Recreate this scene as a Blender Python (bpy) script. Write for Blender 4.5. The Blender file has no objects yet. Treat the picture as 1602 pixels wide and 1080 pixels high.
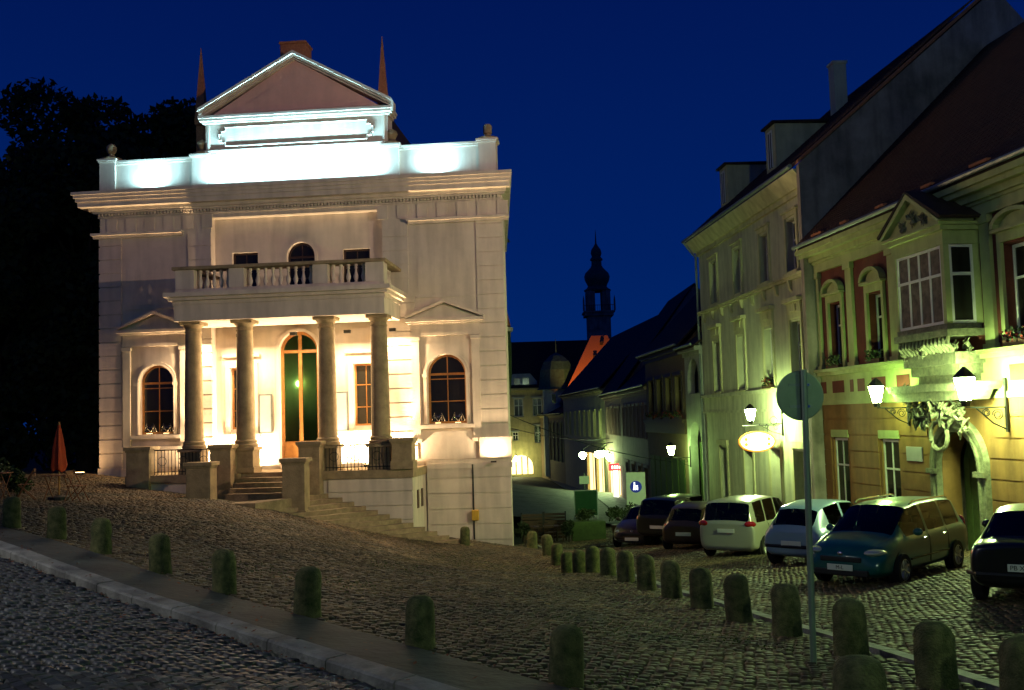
import bpy, bmesh, math, random
import numpy as np
from mathutils import Vector, Matrix
random.seed(7); rng = np.random.default_rng(7)
R_ = math.radians
SC = bpy.context.scene; COL = SC.collection
EYE = 5.0

# ------------------------------------------------------------ camera
cam = bpy.data.cameras.new("camera"); camo = bpy.data.objects.new("camera", cam); COL.objects.link(camo)
cam.sensor_width = 36; cam.lens = 36*1650/1602; cam.clip_start = .1; cam.clip_end = 3000
camo.matrix_world = Matrix.Translation((0, 0, EYE)) @ Matrix.Rotation(R_(90)+math.atan(118/1650), 4, 'X') @ Matrix.Rotation(-R_(1.72), 4, 'Z')
SC.camera = camo
# ------------------------------------------------------------ world: blue-hour sky
W = bpy.data.worlds.new("World"); SC.world = W; W.use_nodes = True
nt = W.node_tree; nt.nodes.clear()
wo = nt.nodes.new("ShaderNodeOutputWorld"); bg = nt.nodes.new("ShaderNodeBackground")
tc = nt.nodes.new("ShaderNodeTexCoord"); sx = nt.nodes.new("ShaderNodeSeparateXYZ"); cr = nt.nodes.new("ShaderNodeValToRGB")
nt.links.new(tc.outputs["Generated"], sx.inputs[0]); nt.links.new(sx.outputs["Z"], cr.inputs[0])
e = cr.color_ramp.elements
e[0].position = 0.0; e[0].color = (.0006, .021, .14, 1)
e[1].position = 1.0; e[1].color = (.0005, .0035, .052, 1)
e2 = cr.color_ramp.elements.new(.16); e2.color = (.0002, .0145, .122, 1)
e3 = cr.color_ramp.elements.new(.38); e3.color = (.0002, .0085, .09, 1)
sky = nt.nodes.new("ShaderNodeTexSky"); sky.sky_type = 'NISHITA'; sky.sun_disc = False
sky.sun_elevation = R_(-4); sky.sun_rotation = R_(200)
ad = nt.nodes.new("ShaderNodeMixRGB"); ad.blend_type = 'ADD'; ad.inputs[0].default_value = .01
nt.links.new(cr.outputs[0], ad.inputs[1]); nt.links.new(sky.outputs[0], ad.inputs[2])
nt.links.new(ad.outputs[0], bg.inputs[0]); bg.inputs[1].default_value = 1.0
nt.links.new(bg.outputs[0], wo.inputs[0])
SC.view_settings.view_transform = 'Standard'; SC.view_settings.look = 'None'
SC.view_settings.exposure = 0; SC.view_settings.gamma = 1
SC.cycles.use_denoising = True
SC.cycles.max_bounces = 5; SC.cycles.diffuse_bounces = 3; SC.cycles.glossy_bounces = 2
SC.cycles.sample_clamp_indirect = 4; SC.cycles.use_light_tree = True
SC.cycles.caustics_reflective = False; SC.cycles.caustics_refractive = False

# ------------------------------------------------------------ materials
MATS = {}
def mat(name, col, rough=.8, var=.12, scale=6., bump=.0, metal=0., emit=None, es=0., spec=.4, col2=None, stain=0., coat=0., detail=5):
    m = bpy.data.materials.new(name); m.use_nodes = True; n = m.node_tree; p = n.nodes["Principled BSDF"]
    p.inputs["Roughness"].default_value = rough; p.inputs["Metallic"].default_value = metal
    p.inputs["Specular IOR Level"].default_value = spec
    if coat: p.inputs["Coat Weight"].default_value = coat; p.inputs["Coat Roughness"].default_value = .04
    c = (*col, 1)
    if emit:
        p.inputs["Emission Color"].default_value = (*emit, 1); p.inputs["Emission Strength"].default_value = es
    if var > 0 or bump > 0 or stain > 0:
        t = n.nodes.new("ShaderNodeTexCoord"); nz = n.nodes.new("ShaderNodeTexNoise")
        nz.inputs["Scale"].default_value = scale; nz.inputs["Detail"].default_value = detail; nz.inputs["Roughness"].default_value = .65
        n.links.new(t.outputs["Object"], nz.inputs["Vector"])
        r = n.nodes.new("ShaderNodeValToRGB"); n.links.new(nz.outputs["Fac"], r.inputs[0])
        a = col2 or tuple(x*(1-var*1.6) for x in col); b = tuple(min(1, x*(1+var)) for x in col)
        r.color_ramp.elements[0].position = .3; r.color_ramp.elements[1].position = .7
        r.color_ramp.elements[0].color = (*a, 1); r.color_ramp.elements[1].color = (*b, 1)
        out = r.outputs[0]
        if stain > 0:   # dirt runs: noise stretched vertically
            mp = n.nodes.new("ShaderNodeMapping"); mp.inputs["Scale"].default_value = (1.6, 1.6, .22)
            n.links.new(t.outputs["Object"], mp.inputs[0])
            n2 = n.nodes.new("ShaderNodeTexNoise"); n2.inputs["Scale"].default_value = 1.7; n2.inputs["Detail"].default_value = 6
            n.links.new(mp.outputs[0], n2.inputs["Vector"])
            r2 = n.nodes.new("ShaderNodeMapRange"); r2.inputs[1].default_value = .42; r2.inputs[2].default_value = .68
            r2.inputs[3].default_value = 1; r2.inputs[4].default_value = 1-stain; n.links.new(n2.outputs["Fac"], r2.inputs[0])
            mx = n.nodes.new("ShaderNodeMixRGB"); mx.blend_type = 'MULTIPLY'; mx.inputs[0].default_value = 1
            n.links.new(out, mx.inputs[1]); n.links.new(r2.outputs[0], mx.inputs[2]); out = mx.outputs[0]
        n.links.new(out, p.inputs["Base Color"])
        if bump > 0:
            bm_ = n.nodes.new("ShaderNodeBump"); bm_.inputs["Strength"].default_value = bump; bm_.inputs["Distance"].default_value = .02
            n3 = n.nodes.new("ShaderNodeTexNoise"); n3.inputs["Scale"].default_value = scale*7; n3.inputs["Detail"].default_value = 4
            n.links.new(t.outputs["Object"], n3.inputs["Vector"])
            n.links.new(n3.outputs["Fac"], bm_.inputs["Height"]); n.links.new(bm_.outputs[0], p.inputs["Normal"])
    else:
        p.inputs["Base Color"].default_value = c
    MATS[name] = m; return m

mat("plaster_cream", (.68, .59, .49), .85, .06, 1.3, .25, stain=.2)
mat("plaster_rose", (.78, .46, .38), .85, .07, 1.3, .2, stain=.1)
mat("stone_sand", (.34, .26, .15), .85, .2, 3., .5, stain=.2)
mat("stone_mossy", (.135, .125, .05), .95, .35, 7., .9, col2=(.03, .048, .011), stain=.5)
mat("stone_step", (.27, .2, .12), .8, .25, 4., .5)
mat("brick_orange", (.42, .17, .08), .85, .2, 14., .5)
mat("wood_oak", (.36, .16, .04), .45, .2, 5., .2)
mat("wood_dark", (.06, .03, .015), .5, .2, 5., .1)
mat("iron", (.012, .014, .013), .55, .2, 20., .2)
mat("zinc", (.22, .26, .25), .45, .15, 3., .1, metal=.5)
mat("glass", (.014, .014, .012), .1, 0, spec=.35)
mat("glass_green", (.008, .03, .016), .12, .6, 2., spec=.5, col2=(.02, .07, .03))
mat("glass_door", (.45, .62, .5), .03, 0, spec=.5); MATS["glass_door"].node_tree.nodes["Principled BSDF"].inputs["Transmission Weight"].default_value = 1; MATS["glass_door"].node_tree.nodes["Principled BSDF"].inputs["IOR"].default_value = 1.12
mat("hall_dark", (.020, .022, .012), .8, .6, 1.5, col2=(.05, .035, .015))
mat("board_grey", (.42, .42, .42), .35, .05, 4.)
mat("cobble", (.085, .054, .025), .62, .4, .5, .5, col2=(.026, .027, .014), spec=.4)
mat("cobble_road", (.05, .05, .046), .5, .4, 2., .4, col2=(.03, .031, .032), spec=.45)
mat("cobble_road_dark", (.03, .031, .03), .55, .4, 2., .4, spec=.45)
mat("cobble_pale", (.17, .165, .15), .5, .2, 6., .4)
mat("joint_soil", (.022, .022, .012), 1, .4, 6., .6, col2=(.014, .02, .006))
mat("asphalt", (.05, .048, .044), .75, .45, 1.4, .9, detail=9)
mat("kerb_stone", (.27, .26, .23), .7, .3, 3., .8, stain=.45, detail=9)
mat("grass", (.06, .09, .018), .9, .3, 5.)
mat("leaf", (.018, .034, .010), .8, .3, 2.)
mat("leaf_bush", (.04, .065, .02), .8, .3, 2.)
mat("bark", (.05, .038, .028), .95, .3, 8., .8)
mat("roof_tile", (.040, .017, .011), .8, .35, 3., .4)
mat("roof_dark", (.035, .022, .018), .85, .3, 3., .4)
mat("copper_green", (.03, .10, .085), .6, .3, 3.)
mat("stucco_green", (.60, .60, .42), .85, .08, 2., .2, stain=.3)
mat("stucco_green_trim", (.62, .60, .34), .85, .08, 2., .2, stain=.25)
mat("trim_green", (.42, .48, .20), .8, .08, 3., .2, stain=.2)
mat("wall_maroon", (.14, .035, .022), .8, .15, 3., .2)
mat("wall_ochre", (.27, .145, .045), .85, .12, 2.2, .3, stain=.3)
mat("plaster_grey", (.32, .27, .23), .95, .4, .6, .6, col2=(.15, .13, .115), stain=.35, detail=8)
mat("plaster_white", (.5, .52, .46), .85, .1, 2., .2, stain=.2)
mat("plaster_pink", (.42, .27, .22), .85, .1, 2., .2, stain=.2)
mat("plaster_yellow", (.55, .47, .24), .85, .1, 2., .2, stain=.2)
mat("plaster_brown", (.26, .18, .11), .85, .1, 2., .2)
mat("white_paint", (.72, .72, .68), .5, .05, 8.)
mat("stone_relief", (.24, .25, .15), .85, .3, 8., .8, stain=.3)
mat("flower_red", (.35, .02, .015), .7, .2, 8.)
mat("red_cloth", (.42, .05, .012), .8, .15, 6., .3)
mat("sign_grey", (.21, .27, .2), .42, .08, 5., metal=.4)
mat("blue_sign", (.01, .03, .35), .4, 0, emit=(.01, .03, .4), es=.25)
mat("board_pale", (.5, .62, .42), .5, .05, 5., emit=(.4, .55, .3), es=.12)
mat("yellow_box", (.6, .36, .04), .5, .1, 5.)
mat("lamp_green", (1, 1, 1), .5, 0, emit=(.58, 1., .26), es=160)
mat("lamp_green_big", (1, 1, 1), .5, 0, emit=(.72, 1., .38), es=650)
mat("lamp_mint", (1, 1, 1), .5, 0, emit=(.62, 1., .40), es=150)
mat("lamp_warm", (1, 1, 1), .5, 0, emit=(1, .62, .25), es=12)
mat("lamp_warm_far", (1, 1, 1), .5, 0, emit=(.95, 1, .4), es=130)
mat("lamp_cool", (1, 1, 1), .5, 0, emit=(.7, .9, 1), es=25)
mat("sign_lit_white", (1, 1, 1), .5, 0, emit=(1, 1., .82), es=2.2)
mat("sign_lit_orange", (1, .5, .1), .5, 0, emit=(1, .32, .03), es=1.2)
mat("sign_lit_red", (1, .05, .05), .5, 0, emit=(1, .04, .06), es=1.6)
mat("shop_lit", (1, .9, .7), .5, .5, 3., emit=(1, .72, .3), es=2.4)
mat("shop_cyan", (.5, .9, 1), .5, 0, emit=(.3, .7, .75), es=.8)
mat("window_violet", (.1, .08, .4), .4, 0, emit=(.09, .06, .42), es=.6)
mat("curtain", (.16, .13, .10), .8, .35, 5.)
mat("tyre", (.012, .012, .012), .85, .1, 20.)
mat("rim", (.42, .43, .42), .3, .05, 10., metal=.8)
mat("car_glass", (.008, .010, .009), .05, 0, spec=.45)
def thin_glass(name, tint):
    n = MATS[name].node_tree; out = [k for k in n.nodes if k.type == 'OUTPUT_MATERIAL'][0]
    t_ = n.nodes.new("ShaderNodeBsdfTransparent"); t_.inputs[0].default_value = (*tint, 1); g_ = n.nodes.new("ShaderNodeBsdfGlossy"); g_.inputs["Roughness"].default_value = .03; g_.inputs[0].default_value = (.9, .9, .9, 1)
    f_ = n.nodes.new("ShaderNodeFresnel"); f_.inputs[0].default_value = 1.45; m_ = n.nodes.new("ShaderNodeMixShader")
    n.links.new(f_.outputs[0], m_.inputs[0]); n.links.new(t_.outputs[0], m_.inputs[1]); n.links.new(g_.outputs[0], m_.inputs[2]); n.links.new(m_.outputs[0], out.inputs[0])
thin_glass("car_glass", (.34, .38, .34))
mat("car_under", (.008, .008, .008), .8, 0)
for nm, c in (("teal", (.008, .080, .085)), ("black", (.006, .007, .007)), ("silver", (.36, .36, .29)), ("blue", (.20, .30, .42)), ("dark", (.012, .012, .013)), ("bronze", (.045, .028, .018))):
    mat("paint_"+nm, c, .28, .03, 30., metal=.1, coat=.5)
mat("tail_red", (.35, .01, .008), .15, 0, spec=.8, coat=.5)
mat("lens_clear", (.5, .52, .5), .1, 0, spec=.9, metal=.5)
mat("lens_amber", (.75, .25, .03), .2, 0)
mat("plate_white", (.62, .62, .56), .4, 0)
mat("plate_black", (.01, .01, .01), .5, 0)
mat("chrome", (.6, .6, .58), .15, 0, metal=1)
mat("wood_bench", (.16, .06, .025), .7, .2, 6.)
mat("planter_green", (.05, .085, .02), .7, .2, 5.)

# ------------------------------------------------------------ object helpers
OFF = [0., 0., 0.]; SGN = 1.
def tag(o, label=None, cat=None, group=None, kind=None):
    if label: o["label"] = label
    if cat: o["category"] = cat
    if group: o["group"] = group
    if kind: o["kind"] = kind
    return o
def thing(name, label, cat, loc=(0, 0, 0), rz=0, group=None):
    o = bpy.data.objects.new(name, None); COL.objects.link(o); o.empty_display_size = .3
    o.location = loc; o.rotation_euler = (0, 0, rz); return tag(o, label, cat, group)
class MB:
    """collects boxes, prisms, lathes, tubes; (u, d, z): d is the distance out of the wall; SGN says which way out is"""
    def __init__(s): s.v = []; s.f = []
    def add(s, vs, fs):
        k = len(s.v); s.v += [(a-OFF[0], b*SGN-OFF[1], c-OFF[2]) for a, b, c in vs]; s.f += [tuple(i+k for i in f) for f in fs]; return s
    def box(s, u0, u1, d0, d1, z0, z1):
        return s.add([(u0, d0, z0), (u1, d0, z0), (u1, d1, z0), (u0, d1, z0), (u0, d0, z1), (u1, d0, z1), (u1, d1, z1), (u0, d1, z1)],
                     [(0, 3, 2, 1), (4, 5, 6, 7), (0, 1, 5, 4), (1, 2, 6, 5), (2, 3, 7, 6), (3, 0, 4, 7)])
    def prism(s, poly, d0, d1, ax='d'):
        """poly extruded: ax d: poly is (u,z); ax u: poly is (d,z); ax z: poly is (u,d)"""
        n = len(poly)
        f = {'d': lambda p, t: (p[0], t, p[1]), 'u': lambda p, t: (t, p[0], p[1]), 'z': lambda p, t: (p[0], p[1], t)}[ax]
        vs = [f(p, d0) for p in poly]+[f(p, d1) for p in poly]
        return s.add(vs, [tuple(range(n)), tuple(range(2*n-1, n-1, -1))]+[(i, (i+1) % n, n+(i+1) % n, n+i) for i in range(n)])
    def lathe(s, prof, c, n=16, sq=0):
        """prof: (r, z) pairs bottom to top round centre c=(u,d)"""
        vs = []; ph = math.pi/n if sq else 0
        for r, z in prof:
            for k in range(n):
                a = 2*math.pi*k/n+ph; vs.append((c[0]+r*math.cos(a), c[1]+r*math.sin(a), z))
        m = len(prof); fs = [tuple(range(n))[::-1], tuple(range((m-1)*n, m*n))]
        for j in range(m-1):
            for k in range(n): fs.append((j*n+k, j*n+(k+1) % n, (j+1)*n+(k+1) % n, (j+1)*n+k))
        return s.add(vs, fs)
    def tube(s, pts, r=.02, n=6, r2=None):
        pts = [Vector(p) for p in pts]; m = len(pts); vs = []
        for i, p in enumerate(pts):
            t = (pts[min(i+1, m-1)]-pts[max(i-1, 0)]).normalized()
            a = t.orthogonal().normalized() if abs(t.z) > .9 else t.cross(Vector((0, 0, 1))).normalized()
            b = t.cross(a); rr = r if r2 is None else r+(r2-r)*i/(m-1)
            for k in range(n):
                q = 2*math.pi*k/n; w = p+a*(rr*math.cos(q))+b*(rr*math.sin(q)); vs.append(tuple(w))
        fs = [tuple(range(n)), tuple(range((m-1)*n, m*n))[::-1]]
        for j in range(m-1):
            for k in range(n): fs.append((j*n+k, (j+1)*n+k, (j+1)*n+(k+1) % n, j*n+(k+1) % n))
        return s.add(vs, fs)
    def mesh(s, name, m, smooth=False):
        me = bpy.data.meshes.new(name); bm = bmesh.new()
        bv = [bm.verts.new(v) for v in s.v]
        for f in s.f:
            try: bm.faces.new([bv[i] for i in f])
            except ValueError: pass
        bmesh.ops.recalc_face_normals(bm, faces=bm.faces); bm.to_mesh(me); bm.free()
        me.materials.append(MATS[m] if isinstance(m, str) else m)
        if smooth:
            me.shade_smooth()
            try: me.set_sharp_from_angle(angle=R_(42))
            except Exception: pass
        return me
    def build(s, name, m, parent=None, smooth=False, bevel=0):
        o = bpy.data.objects.new(name, s.mesh(name, m, smooth)); COL.objects.link(o); o.parent = parent
        if bevel:
            b = o.modifiers.new("bevel", 'BEVEL'); b.width = bevel; b.segments = 2; b.limit_method = 'ANGLE'; b.angle_limit = R_(40)
        return o
def box(name, m, parent, *a, bevel=0): return MB().box(*a).build(name, m, parent, bevel=bevel)
def inst(src, name, parent, loc=None, rot=None, sc=None):
    o = bpy.data.objects.new(name, src.data); COL.objects.link(o); o.parent = parent
    for md in src.modifiers:
        if md.type == 'BEVEL':
            b = o.modifiers.new("bevel", 'BEVEL'); b.width = md.width; b.segments = md.segments; b.limit_method = 'ANGLE'; b.angle_limit = md.angle_limit
        if md.type == 'SUBSURF':
            b = o.modifiers.new("sub", 'SUBSURF'); b.levels = md.levels; b.render_levels = md.render_levels
    if loc is not None: o.location = loc
    if rot is not None: o.rotation_euler = rot
    if sc is not None: o.scale = sc
    return o
def kids(o): return [c for c in bpy.data.objects if c.parent == o]
def copy_tree(o, parent=None):
    ch = CH.get(o.name) or kids(o); c = o.copy(); COL.objects.link(c); c.parent = parent
    CH[c.name] = [copy_tree(k, c) for k in ch]
    return c
CH = {}
def wallbox(mb, u0, u1, z0, z1, d0, d1, ops):
    """wall with openings (ua, ub, za, zb, arched)"""
    us = sorted({u0, u1, *[o[0] for o in ops], *[o[1] for o in ops]}); zs = sorted({z0, z1, *[o[2] for o in ops], *[o[3] for o in ops]})
    us = [u for u in us if u0 <= u <= u1]; zs = [z for z in zs if z0 <= z <= z1]
    for a, b in zip(us, us[1:]):
        st = None
        for c, d in list(zip(zs, zs[1:]))+[(None, None)]:
            solid = c is not None and not any(o[0] < (a+b)/2 < o[1] and o[2] < (c+d)/2 < o[3] for o in ops)
            if solid: st = c if st is None else st; last = d
            elif st is not None: mb.box(a, b, d0, d1, st, last); st = None
    for o in ops:
        if o[4]:
            ua, ub, za, zb = o[:4]; r = (ub-ua)/2; cx = (ua+ub)/2; sp = zb-r; N = 8
            for s in (-1, 1):
                arc = [(cx+s*r*math.cos(k*math.pi/2/N), sp+r*math.sin(k*math.pi/2/N)) for k in range(N+1)]
                mb.prism(arc+[(cx+s*r, zb)], d0, d1)
    return mb
def archpts(ua, ub, zb, N=14):
    r = (ub-ua)/2; cx = (ua+ub)/2; sp = zb-r
    return [(cx-r*math.cos(k*math.pi/N), sp+r*math.sin(k*math.pi/N)) for k in range(N+1)]
def archband(mb, ua, ub, zb, w, d0, d1, zlow=None, N=14):
    """moulding round an arched opening"""
    inn = archpts(ua, ub, zb, N); out = archpts(ua-w, ub+w, zb+w, N)
    if zlow is not None: inn = [(ua, zlow)]+inn+[(ub, zlow)]; out = [(ua-w, zlow)]+out+[(ub+w, zlow)]
    for i in range(len(inn)-1): mb.prism([inn[i], inn[i+1], out[i+1], out[i]], d0, d1)
    return mb
def window(root, u0, u1, z0, z1, d, fm="white_paint", gm="glass", arch=False, cols=2, rows=(.62,), fw=.07, bar=.035, name="window", depth=.06, sillm=None):
    """frame with bars, and one pane per cell as sub-parts"""
    m = MB(); r = (u1-u0)/2; top = z1-r if arch else z1
    m.box(u0, u0+fw, d, d+depth, z0, top); m.box(u1-fw, u1, d, d+depth, z0, top); m.box(u0+fw, u1-fw, d, d+depth, z0, z0+fw)
    if arch:
        archband(m, u0+fw, u1-fw, z1-fw, fw, d, d+depth); m.box(u0+fw, u1-fw, d, d+depth, top-fw/2, top+fw/2)
        m.box((u0+u1)/2-bar/2, (u0+u1)/2+bar/2, d+.005, d+depth-.005, top+fw/2, z1-fw)
    else: m.box(u0+fw, u1-fw, d, d+depth, z1-fw, z1)
    zz = [z0+fw]+[z0+(top-z0)*t for t in rows]+[top-(fw/2 if arch else fw)]
    for t in zz[1:-1]: m.box(u0+fw, u1-fw, d+.003, d+depth-.003, t-bar/2, t+bar/2)
    uu = [u0+fw+(u1-u0-2*fw)*k/cols for k in range(cols+1)]
    for t in uu[1:-1]: m.box(t-bar/2, t+bar/2, d-.004, d+depth-.008, z0+fw, top)
    f = m.build(name, fm, root)
    for a, b in zip(uu, uu[1:]):
        for c, e in zip(zz, zz[1:]): box("pane", gm, f, a+.004, b-.004, d+depth*.3, d+depth*.5, c+.004, e-.004)
    if arch: MB().prism(archpts(u0+fw, u1-fw, z1-fw, 10), d+depth*.3, d+depth*.5).build("pane", gm, f)
    if sillm: box("sill", sillm, f, u0-.08, u1+.08, d+depth+.002, d+depth+.14, z0-.09, z0-.005)
    return f
def area_light(name, loc, rot, sx_, sy_, power, col, parent=None, spread=180):
    l = bpy.data.lights.new(name, 'AREA'); l.shape = 'RECTANGLE'; l.size = sx_; l.size_y = sy_; l.energy = power; l.color = col; l.spread = R_(spread)
    o = bpy.data.objects.new(name, l); COL.objects.link(o); o.location = loc; o.rotation_euler = rot; o.parent = parent; return o
def spot(name, loc, target, power, col, angle=60, blend=.5, rad=.1, parent=None):
    l = bpy.data.lights.new(name, 'SPOT'); l.energy = power; l.color = col; l.spot_size = R_(angle); l.spot_blend = blend; l.shadow_soft_size = rad
    o = bpy.data.objects.new(name, l); COL.objects.link(o); o.location = loc
    o.rotation_euler = (Vector(target)-Vector(loc)).to_track_quat('-Z', 'Y').to_euler(); o.parent = parent; return o
def text(root_, body, size, loc, rot, m, name="lettering", ext=.004):
    c = bpy.data.curves.new(name, 'FONT'); c.body = body; c.size = size; c.align_x = 'CENTER'; c.align_y = 'CENTER'; c.extrude = ext
    c.materials.append(MATS[m]); o = bpy.data.objects.new(name, c); COL.objects.link(o); o.location = loc; o.rotation_euler = rot
    dg = bpy.context.evaluated_depsgraph_get(); dg.update(); me = bpy.data.meshes.new_from_object(o.evaluated_get(dg)); bpy.data.objects.remove(o)
    o = bpy.data.objects.new(name, me); COL.objects.link(o); o.location = loc; o.rotation_euler = rot; o.parent = root_; o["kind"] = "stuff"; return o

# ------------------------------------------------------------ terrain
CP = []
def zright(X, Y): return EYE-(1.93+.075*min(Y, 58)+.012*max(0, Y-58)-.04*(X-(5.39-.121*Y)))
for Y in (4, 10, 16, 22, 28, 34, 40, 48, 58, 75, 100, 150):
    for X in (5.39-.121*Y, 5.39-.121*Y+6): CP.append((X, Y, zright(X, Y)))
TA = R_(-5.3); TO = (-16.25, 41.5)
def tw(u, d):   # theatre (u, d) -> world xy
    return TO[0]+u*math.cos(TA)+d*math.sin(TA), TO[1]+u*math.sin(TA)-d*math.cos(TA)
for (x, y, z) in ((.45, 9.37, 2.7), (-.94, 10.8, 2.76), (-2.3, 12.2, 2.86), (-3.65, 13.6, 2.9), (-4.9, 14.9, 3.03), (-6.3, 16.3, 3.17), (-7.6, 17.7, 3.27), (-9, 19.1, 3.35),
                  (-14, 24, 3.55), (-20, 30, 3.6), (-30, 40, 3.5), (-40, 60, 3.5), (0, 0, 3.25), (-4, 4, 3.35), (-8, 10, 3.6), (-14, 14, 3.9), (-20, 48, 3.42), (-30, 100, 3.5), (-8, 90, 1.5)):
    CP.append((x, y, z))
for (u, d, z) in ((-3, 0, 3.44), (0, .5, 3.44), (0, 5, 3.3), (3, 4.2, 2.98), (5.8, 5.5, 2.72), (8, 5.6, 2.62), (9.2, 7.6, 2.3), (10, 5.5, 1.95), (12, 5.5, 1.35), (11, 8.6, 1.9), (13.8, 7, 1.0), (15, 4.6, .72), (16.2, 2, .5), (16.4, 0, .4), (17, 8, .25), (8, 10, 2.75), (3, 10, 3.1), (13, 11, 1.65)):
    CP.append((*tw(u, d), z))
_P = np.array(CP); _n = len(_P)
def _phi(r2): return np.sqrt(r2+4.)
_A = np.zeros((_n+3, _n+3)); _d2 = ((_P[:, None, :2]-_P[None, :, :2])**2).sum(-1)
_A[:_n, :_n] = _phi(_d2)-np.eye(_n)*.3; _A[:_n, _n] = 1; _A[:_n, _n+1:] = _P[:, :2]; _A[_n, :_n] = 1; _A[_n+1:, :_n] = _P[:, :2].T
_w = np.linalg.solve(_A, np.r_[_P[:, 2], 0, 0, 0])
def ZG(x, y):
    x = np.asarray(x, float); y = np.asarray(y, float); sh = x.shape; q = np.stack([x.ravel(), y.ravel()], 1); out = np.empty(len(q))
    for i in range(0, len(q), 20000):
        b = q[i:i+20000]; out[i:i+20000] = _phi(((b[:, None]-_P[None, :, :2])**2).sum(-1))@_w[:_n]+_w[_n]+b@_w[_n+1:]
    return out.reshape(sh)
def zg(x, y): return float(ZG(np.array([x]), np.array([y]))[0])

def sheet(name, m, xs, ys, dz, keep=None, skirt=None):
    X, Y = np.meshgrid(xs, ys); Z = ZG(X, Y)+dz
    Z = Z-np.where(-((X-(9.54-.97*Y))/1.393) > -1.0, .16, 0.)
    V = np.stack([X, Y, Z], -1).reshape(-1, 3); nx = len(xs); F = []
    for j in range(len(ys)-1):
        for i in range(nx-1):
            if keep is None or keep((xs[i]+xs[i+1])/2, (ys[j]+ys[j+1])/2): a = j*nx+i; F.append((a, a+1, a+nx+1, a+nx))
    me = bpy.data.meshes.new(name); me.from_pydata(V.tolist(), [], F); me.materials.append(MATS[m]); me.shade_smooth()
    o = bpy.data.objects.new(name, me); COL.objects.link(o); return tag(o, kind="structure")
TN = np.array([-.718, -.696])      # out of the left bollard row, towards the street
def offL(x, y): return -((x-(9.54-.97*y))/1.393)
ysg = np.concatenate([np.arange(-8, 46, .75), np.arange(46, 120, 3), np.array([130, 150, 180, 230, 320, 500, 900])])
xsg = np.concatenate([-np.array([900, 500, 300, 200, 140, 100, 80, 65, 55]), np.arange(-48, 24, .75), np.array([26, 30, 40, 60, 90, 140, 250, 500, 900])])
ZCAP = ZG
def ZG2(x, y):  # keep the far field bounded
    xx = np.clip(x, -45, 30); yy = np.clip(y, -12, 160); return ZCAP(xx, yy)
ZG = ZG2
ground = sheet("ground", "joint_soil", xsg, ysg, -.045)
tag(ground, "sloping ground of the square with dark soil joints", None)

def strip(name, m, cl, w0, w1, dz, par=None, thick=None):
    """ribbon along centre line cl, from offset w0 to w1 (left of travel positive)"""
    vs = []; n = len(cl)
    for i, (x, y) in enumerate(cl):
        a = Vector(cl[min(i+1, n-1)])-Vector(cl[max(i-1, 0)]); a.normalize(); nn = Vector((-a.y, a.x))
        for w in (w0, w1):
            p = Vector((x, y))+nn*w; vs.append((p.x, p.y, zg(p.x, p.y)+dz))
    fs = [(2*i, 2*i+2, 2*i+3, 2*i+1) for i in range(n-1)]
    me = bpy.data.meshes.new(name); me.from_pydata(vs, [], fs); me.materials.append(MATS[m]); o = bpy.data.objects.new(name, me); COL.objects.link(o); o.parent = par
    return o
# left kerb line: parallel to the bollards, 1.15 m outside
KL = []
for t in np.arange(-1.5, 34, .5):
    Y = 7.4+t*.718; X = 9.54-.97*Y; KL.append((X+TN[0]*1.15, Y+TN[1]*1.15))
bed = strip("square_bed", "joint_soil", KL, -4.2, -.01, -.04); tag(bed, kind="structure")
path_l = strip("footpath", "asphalt", KL, -.93, -.02, .012); tag(path_l, kind="structure")
kerb = bpy.data.objects.new("kerb", None); COL.objects.link(kerb); kerb.location = (KL[0][0], KL[0][1], zg(*KL[0])); tag(kerb, kind="structure")
for i in range(0, len(KL)-2, 2):
    a = Vector(KL[i]); b = Vector(KL[i+2]); dr = (b-a).normalized(); nn = Vector((-dr.y, dr.x)); a2 = a+dr*.008; b2 = b-dr*.008; mb = MB(); vs = []
    for p in (a2, b2):
        for w, dz in ((0, .02), (.21, .015), (.23, -.008), (.235, -.16), (0, -.16)):
            q = p+nn*w; zz = zg(p.x, p.y)+dz+random.uniform(-.004, .004); vs.append((q.x-kerb.location.x, q.y-kerb.location.y, zz-kerb.location.z))
    mb.add(vs, [(0, 1, 6, 5), (1, 2, 7, 6), (2, 3, 8, 7), (3, 4, 9, 8), (0, 4, 3, 2, 1), (5, 6, 7, 8, 9)]); mb.build("kerb_stone", "kerb_stone", kerb)
# right flush kerb just beyond the right bollard row
KR = [(5.39-.121*Y+.42, Y) for Y in np.arange(8.6, 44, 1.0)]
kerb2 = bpy.data.objects.new("flush_kerb", None); COL.objects.link(kerb2); kerb2.location = (KR[0][0], KR[0][1], zg(*KR[0])); tag(kerb2, kind="structure")
for i in range(len(KR)-1):
    a = Vector(KR[i]); b = Vector(KR[i+1]); dr = (b-a).normalized(); nn = Vector((-dr.y, dr.x)); a2 = a+dr*.01; b2 = b-dr*.01; vs = []
    for p in (a2, b2):
        for w in (-.09, .09):
            for dz in (.035, -.12):
                q = p+nn*w; vs.append((q.x-kerb2.location.x, q.y-kerb2.location.y, zg(q.x, q.y)+dz-kerb2.location.z))
    MB().add(vs, [(0, 4, 6, 2), (1, 3, 7, 5), (0, 1, 5, 4), (2, 6, 7, 3), (0, 2, 3, 1), (4, 5, 7, 6)]).build("kerb_stone", "kerb_stone", kerb2)

LS = [(6.0-.035*(Y-60), Y) for Y in np.arange(60, 150, 3.)]
ls = strip("lower_street", "asphalt", LS, -1.0, 22, .02); tag(ls, kind="structure")
ls = strip("lower_pavement", "kerb_stone", LS, -3.5, -1.001, .12); tag(ls, kind="structure")
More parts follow.
